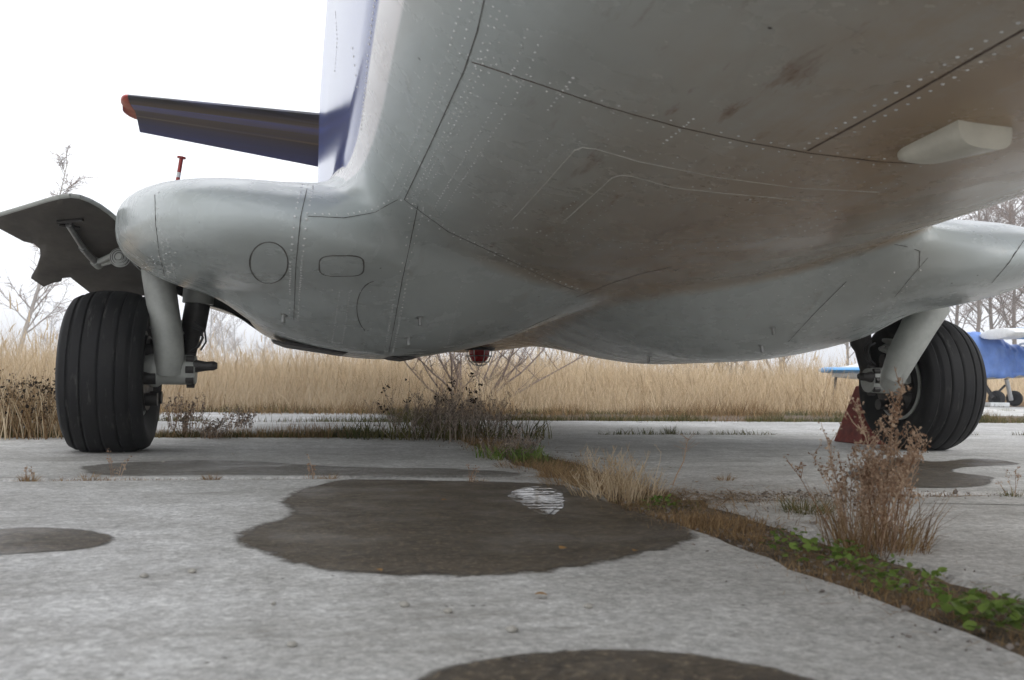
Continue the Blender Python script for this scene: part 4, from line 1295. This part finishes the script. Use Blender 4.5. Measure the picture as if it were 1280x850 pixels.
for px, n_, rad_, ls, lb in (((985, 684), 54, .045, 0.0126, 'small green leafy plant left of the tall reddish weed'), ((1030, 697), 75, .055, 0.0133, 'green leafy plant at the foot of the tall reddish weed'), ((1078, 712), 63, .05, 0.0133, 'green leafy plant just before the tall reddish weed'),
                             ((1130, 733), 75, .055, 0.0141, 'bright green leafy plant between two matted grass clumps'), ((1222, 768), 84, .05, 0.0148, 'dense bright green leafy plant in the widest stretch of the joint'), ((1268, 782), 96, .055, 0.0155, 'large-leaved bright green plant by the densest leafy plant'),
                             ((650, 573), 54, .06, 0.0163, 'dark green leafy plant under the low weed bush'), ((825, 634), 46, .04, 0.0118, 'small green leafy plant right of the pale straw tuft')):
    p = ground(*px); o = empty('leafy_plant', (p[0], p[1], 0)); tag(o, lb, 'plant')
    for k in range(n_):
        l_ = link('leaf', LM[random.randrange(3)], o)
        a = random.uniform(0, 6.283); r0 = rad_ * math.sqrt(random.random())
        s_ = ls * random.uniform(.6, 1.25)
        l_.location = (math.cos(a) * r0 * 1.2, math.sin(a) * r0, random.uniform(-.004, .026)); l_.scale = (s_, s_, s_)
        l_.rotation_euler = (random.uniform(-.2, .9), random.uniform(-.4, .4), random.uniform(0, 6.283))

# fallen leaves, crumbs of stone, a scrap of white plastic
for px in ((792, 693), (668, 748), (470, 716), (552, 628), (872, 604), (700, 690), (1105, 640)):
    p = ground(*px); l_ = link('fallen_leaf', bpy.data.meshes.new('fallen_leaf'), None)
    me2 = LM[0].copy(); me2.materials.clear(); me2.materials.append(M['dead_leaf']); l_.data = me2
    l_.location = (p[0], p[1], .006); s_ = random.uniform(.012, .02); l_.scale = (s_, s_, s_); l_.rotation_euler = (0, random.uniform(-.2, .2), random.uniform(0, 6))
    tag(l_, 'small curled brown dead leaf lying on the concrete', 'leaf', 'dead leaves on the slabs')
for px in ((291, 568), (342, 756), (204, 578), (560, 766), (180, 722), (365, 808), (838, 585), (505, 758), (1160, 566), (735, 760), (240, 716), (640, 790)):
    p = ground(*px); m = MB(); m.lathe([(-1, 0), (-.7, .6), (-.1, .95), (.5, .8), (.9, .3), (1, 0)], 9)
    s_ = random.uniform(.004, .008)
    m.v = [(a * s_ * random.uniform(.8, 1.15), b * s_ * random.uniform(.8, 1.15), (c * .6 + .45) * s_) for a, b, c in m.v]
    o = m.build('pebble', M['stone'], None, True); o.location = (p[0], p[1], 0); o.rotation_euler = (0, 0, random.uniform(0, 6))
    tag(o, 'small grey pebble lying on the concrete slab', 'pebble', 'pebbles on the slabs')
p = ground(46, 545) ; m = MB(); v = []; f = []
for k in range(13):
    a = .2 + 2.5 * k / 12
    w_ = .010 + .012 * math.sin(math.pi * k / 12)
    for q in (-1, 1):
        v += [(math.cos(a) * .042, q * w_, math.sin(a) * .042 + .02), (math.cos(a) * .038, q * w_, math.sin(a) * .038 + .02)]
for k in range(12):
    b = 4 * k; f += [(b, b + 2, b + 6, b + 4), (b + 1, b + 5, b + 7, b + 3), (b, b + 4, b + 5, b + 1), (b + 2, b + 3, b + 7, b + 6)]
m.add(v, f); o = m.build('plastic_scrap', M['white'], None, True); o.location = (p[0], p[1] - .06, .012); o.rotation_euler = (0, -.35, .25)
tag(o, 'curved white plastic scrap lying against the weeds left of the left wheel', 'litter')

# ================================================================== trees and shrubs
def tree_meshes(seed, H_, trunks=1, birch=False, spread=.5, limbs=22, br=8, tw=6, lean=.05, base_clear=.2):
    r = random.Random(seed); tk = MB(); cr = MB()
    def grow(p, d, L, rad, n, wob, up_, mb, sides, tt):
        pts = [p]; rs = [rad]
        for k in range(n):
            d = unit(d + np.array([r.gauss(0, wob), r.gauss(0, wob), r.gauss(0, wob) + up_])); pts.append(pts[-1] + d * L / n); rs.append(rad * (1 - .85 * (k + 1) / n))
        mb.tube(pts, rs, sides, False, tt)
        return pts, rs
    def at(pts, u):
        k = min(int(u * (len(pts) - 1)), len(pts) - 2); w = u * (len(pts) - 1) - k
        return pts[k] + (pts[k + 1] - pts[k]) * w, unit(pts[k + 1] - pts[k])
    for t_ in range(trunks):
        a = r.uniform(0, 6.283); ln = lean if trunks == 1 else r.uniform(.1, spread)
        h = H_ * (1 if trunks == 1 else r.uniform(.6, 1))
        pts, rs = grow(np.array([math.cos(a) * .05 * (trunks > 1), math.sin(a) * .05 * (trunks > 1), -.05]), unit(np.array([math.cos(a) * ln, math.sin(a) * ln, 1])), h, H_ * (.011 if trunks == 1 else .008), 9, .045 if trunks == 1 else .10, .01, tk, 7, .6)
        for i in range(max(3, limbs // trunks)):
            u = base_clear + (1 - base_clear) * (i + r.random()) / max(3, limbs // trunks); u = min(u, .98)
            q, ax = at(pts, u); b = r.uniform(0, 6.283)
            L = h * (.36 if not birch else .27) * (1.05 - u * .7) * r.uniform(.6, 1.15)
            e = unit(np.array([math.cos(b), math.sin(b), r.uniform(.5, 1.2)]))
            lp, _ = grow(q, e, L, H_ * .0042 * (1.1 - u * .7), 5, .10, .05, tk, 4, .45)
            for j in range(br):
                q2, ax2 = at(lp, .2 + .8 * (j + r.random()) / br * .99)
                e2 = unit(ax2 + np.array([r.gauss(0, .55), r.gauss(0, .55), r.gauss(.12, .4)]))
                L2 = L * r.uniform(.25, .5)
                bp_, _ = grow(q2, e2, L2, H_ * .0017, 3, .15, .03 if not birch else -.03, cr, 3, r.random())
                for k in range(tw):
                    q3, ax3 = at(bp_, r.uniform(.15, .99))
                    e3 = unit(ax3 + np.array([r.gauss(0, .5), r.gauss(0, .5), r.gauss(0, .4) - (.25 if birch else 0)]))
                    grow(q3, e3, L2 * r.uniform(.35, .8), H_ * .0009, 2, .15, 0, cr, 3, r.random())
    return tk, cr
def make_tree(seed, H_, name, bark, **kw):
    tk, cr = tree_meshes(seed, H_, **kw)
    o = empty(name); tk.build('trunk', bark, o, True, tint=True); cr.build('crown', M['twig'], o, False, tint=True)
    return o
def place(o, px, D, label, cat, group=None, rz=0.0, sc=1.0):
    d = ray(px, 470); d = d / math.hypot(d[0], d[1])
    o.location = (CAM[0] + d[0] * D, CAM[1] + d[1] * D, -.06); o.rotation_euler = (0, 0, rz); o.scale = (sc, sc, sc)
    return tag(o, label, cat, group)
birch = make_tree(11, 7.0, 'birch_tree', M['birch'], birch=True, limbs=26, br=8, tw=6, lean=.10)
place(birch, 14, 31, 'slender bare birch standing in the dry grass beyond the open wheel door', 'tree', None, 3.6)
bare = [make_tree(20 + k, 10.0, 'bare_tree', M['bark'], limbs=24, br=9, tw=7) for k in range(3)]
used = [False] * 3
def put(k, *a, **kw):
    o = bare[k] if not used[k] else copy_tree(bare[k]); used[k] = True
    return place(o, *a, **kw)
for i, (px, D, s_) in enumerate(((1150, 47, 1.0), (1195, 52, 1.08), (1222, 44, .95), (1246, 55, 1.15), (1268, 46, 1.0), (1292, 50, 1.1), (1325, 43, 1.0), (1370, 52, 1.1), (1415, 45, 1.0), (1110, 58, .95), (1060, 62, .9))):
    put(i % 3, px, D, 'tall bare grey-brown tree in the wood behind the tarpaulin-covered light aircraft', 'tree', 'bare trees of the wood on the right', i * 1.7, s_)
for i, (px, D, s_) in enumerate(((62, 105, .72), (180, 115, .95), (205, 125, .85), (262, 108, .90), (282, 120, 1.0), (300, 112, .75), (330, 125, .75), (-40, 95, .9), (-90, 80, 1.0), (735, 110, .62), (760, 120, .70), (790, 105, .62))):
    put((i + 1) % 3, px, D, 'faint distant bare tree rising over the dry grass in the mist', 'tree', 'distant bare trees over the field', i * 2.1 + .4, s_)
sh = make_tree(41, 2.0, 'bare_shrub', M['twig'], trunks=14, spread=1.9, limbs=90, br=6, tw=4, base_clear=.12)
place(sh, 590, 10.6, 'wide bare multi-stemmed shrub in the dry grass below the red beacon', 'shrub', None, .3)
sh2 = make_tree(47, 4.2, 'bare_shrub', M['bark'], trunks=9, spread=.28, limbs=54, br=5, tw=3, base_clear=.2)
place(sh2, 915, 21, 'dense clump of upright dark stems in the grass beneath the right nacelle', 'shrub', None, .9)
sh3 = make_tree(52, 4.0, 'bare_shrub', M['bark'], trunks=4, spread=.12, limbs=30, br=5, tw=3, base_clear=.2)
place(sh3, 869, 22, 'narrow pair of dark stems left of the dense stem clump', 'shrub', None, 2.2)
sh4 = copy_tree(sh3); place(sh4, 972, 23, 'thin pale stems right of the dense stem clump', 'shrub', None, 4.0, .9)
m = MB(); m.tube([(0, 0, -.3), (0, 0, 7.5)], [.13, .09], 10); po = m.build('utility_pole', M['stone'], None, True)
m = MB(); m.box((0, 0, 7.1), (1.6, .1, .1)); m.build('cross_arm', M['stone'], po)
place(po, 673, 62, 'plain grey utility pole far off over the dry grass', 'pole')

# ================================================================== the light aircraft under its tarpaulin
LA = ground(1252, 508)
fw = np.array([math.sin(YAW + R_(20)), math.cos(YAW + R_(20)), 0]); depth = float((LA - CAM) @ _f)
def lp(x, y, near=0.0):
    """point on the upright plane through the light aircraft, 'near' metres towards the viewer"""
    d = ray(x, y); hd = np.array([_f[0], _f[1], 0]); hd /= np.linalg.norm(hd)
    return CAM + d * (((LA - CAM) @ hd - near) / (d @ hd))
RR = np.array([_r0[0], _r0[1], 0.0]); FF = np.array([_f[0], _f[1], 0]); FF /= np.linalg.norm(FF)
la = empty('light_aircraft', (LA[0], LA[1], 0)); tag(la, 'small white and light blue aircraft with high wing parked at the edge of the grass', 'aircraft')
def addp(mb, name, mat, smooth=True, bevel=0, parent=None):
    mb.v = [(v[0] - LA[0], v[1] - LA[1], v[2]) for v in mb.v]
    return mb.build(name, mat, parent or la, smooth, bevel)
# fuselage: a loft of rounded sections from tail to nose
m = MB(); secs = [(1040, 466, .06, .07), (1090, 464, .12, .16), (1150, 460, .20, .26), (1200, 449, .31, .36), (1250, 452, .33, .28), (1300, 454, .30, .22), (1345, 456, .16, .14)]
v = []; f = []
for x, y, w_, h_ in secs:
    c = lp(x, y)
    for k in range(18):
        a = k * math.pi / 9; v.append(c + FF * (w_ * math.cos(a)) + np.array([0, 0, h_ * math.copysign(abs(math.sin(a)) ** .8, math.sin(a))]))
for i in range(len(secs) - 1):
    for k in range(18): f.append((i * 18 + k, i * 18 + (k + 1) % 18, (i + 1) * 18 + (k + 1) % 18, (i + 1) * 18 + k))
f += [tuple(range(18)), tuple(18 * (len(secs) - 1) + k for k in range(18))]
m.add(v, f); addp(m, 'fuselage', M['white'])
def panel(px_, name, mat, near, th):
    m = MB(); m.prism([lp(x, y, near) for x, y in px_], (0, 0, 0), FF * th); return addp(m, name, mat, False, .01)
def slabw(x0, x1, y, near0, near1, th, name, mat, tipw=.12):
    """a flat flying surface: chord towards the viewer, rounded outer end"""
    A = lp(x0, y, near0); B = lp(x1, y, near0); ch_ = near1 - near0
    m = MB(); rows = []
    L = B - A
    for i, u in enumerate((0, .01, .04, .10, 1.0)):
        s_ = (0.45, .75, .92, 1, 1)[i] if 'tip' in name or name == 'tailplane' else 1; t2 = th * ((0.35, .7, .95, 1, 1)[i] if s_ < 1 or i > 2 else 1)
        c = A + L * u - FF * ch_ / 2
        rows.append([c + (-FF) * (ch_ / 2 * s_ * math.cos(k * math.pi / 8)) + np.array([0, 0, t2 * math.sin(k * math.pi / 8)]) for k in range(16)])
    n_ = 16; v = [p for r_ in rows for p in r_]; f = []
    for i in range(4):
        for k in range(n_): f.append((i * n_ + k, i * n_ + (k + 1) % n_, (i + 1) * n_ + (k + 1) % n_, (i + 1) * n_ + k))
    f += [tuple(range(n_)), tuple(4 * n_ + k for k in range(n_))]
    m.add(v, f); return addp(m, name, mat)
slabw(1244, 1420, 419, .35, 1.45, .085, 'wing', M['lightblue'])
slabw(1222, 1243.5, 419.5, .35, 1.45, .083, 'wing_tip', M['white'])
slabw(1020, 1085, 463, -.2, .55, .05, 'tailplane', M['lightblue'])
panel([(1086, 462), (1122, 462), (1116, 436), (1100, 434)], 'fin', M['white'], -.3, .04)
m = MB(); m.tube([lp(1275, 430, .3), lp(1273, 448, .3), lp(1285, 452, .3), lp(1300, 440, .3), lp(1290, 428, .3), lp(1275, 430, .3)], .018, 8); addp(m, 'windscreen_frame', M['white'])
for (a, b, w_, nm) in (((1226, 474), (1242, 498), .0, 'near'), ((1258, 474), (1264, 500), -.0, 'far')):
    near = .35 if nm == 'near' else -.15
    m = MB(); m.tube([lp(*a, near * .4), lp(*b, near)], .035, 8); addp(m, 'gear_strut', M['dark_metal'] if nm == 'near' else M['white'])
    c = lp(b[0] + 4, 499, near); c[2] = .13
    m = MB(); m.lathe([(-.04, .05), (-.055, .085), (-.04, .12), (0, .13), (.04, .12), (.055, .085), (.04, .05), (.05, 0)], 28)
    ang = YAW + R_(50); ca, sa = math.cos(ang), math.sin(ang)
    m.v = [(c[0] + p[0] * sa - p[1] * ca * 1, c[1] + p[0] * ca + p[1] * sa, c[2] + p[2]) for p in m.v]
    addp(m, 'wheel', M['rubber'])
m = MB(); m.tube([lp(1246, 492, .2), lp(1256, 482, .0)], .018, 6); addp(m, 'brace', M['dark_metal'])
m = MB(); c = lp(1246, 506, .42); c[2] = .035; m.box(c, (.35, .16, .07)); addp(m, 'chock_block', M['white'], False, .01)
m = MB(); m.tube([lp(1045, 469), lp(1042, 500)], .02, 6); c = lp(1042, 500); m.v = [(p[0], p[1], max(p[2], .0)) for p in m.v]; addp(m, 'tail_skid', M['dark_metal'])
# tarpaulin: a creased cloth hung over the cabin
secs = [(1180, 430, 470), (1196, 418, 471), (1210, 416, 472), (1226, 417, 473), (1238, 421, 472), (1246, 428, 472), (1254, 432, 470), (1264, 432, 469), (1274, 434, 469), (1279, 441, 468)]
v = []; f = []; n_ = 26; ns = 0
XS = np.linspace(0, len(secs) - 1, 46)
for xi in XS:
    x, yt, yb = [np.interp(xi, range(len(secs)), [s_[j] for s_ in secs]) for j in range(3)]
    T_, B_ = lp(x, yt), lp(x, yb)
    for k in range(n_ + 1):
        u = k / n_ * 2 - 1                                   # -1 far hem, 0 ridge, 1 near hem
        w_ = .42 * min(1, abs(u) * 2.2) ** .6 + .06 * abs(u); z = T_[2] + (B_[2] - T_[2]) * max(0, (abs(u) - .22) / .78) ** 1.15
        fold = .018 * math.sin(xi * 3.1 + u * 7) + .014 * math.sin(xi * 6.3 - u * 11 + 1) + .012 * math.sin(xi * 1.3 + u * 19)
        p = T_.copy(); p[2] = z + .012 * math.sin(xi * 4 + u * 3)
        v.append(p - FF * math.copysign(w_ + fold * (abs(u) > .15), u))
for i in range(len(XS) - 1):
    for k in range(n_): b = i * (n_ + 1) + k; f.append((b, b + 1, b + n_ + 2, b + n_ + 1))
m = MB(); m.add(v, f); o = m.build('tarpaulin', M['tarp'], None, True)
so = o.modifiers.new('thick', 'SOLIDIFY'); so.thickness = .006
tag(o, 'creased bright blue tarpaulin draped over the cabin of the light aircraft', 'tarpaulin')

# ================================================================== misty air
t = NT('mist'); t.t.nodes.remove(t.b)
pv = t.n('VolumePrincipled'); pv.inputs['Color'].default_value = (.96, .97, 1, 1); pv.inputs['Density'].default_value = .0038; pv.inputs['Anisotropy'].default_value = .2
t.l(pv.outputs[0], t.o.inputs['Volume'])
if HAZE:
    m = MB(); m.box((0, 150, 6.5), (640, 400, 15.2)); tag(m.build('haze', t.m), kind='stuff')
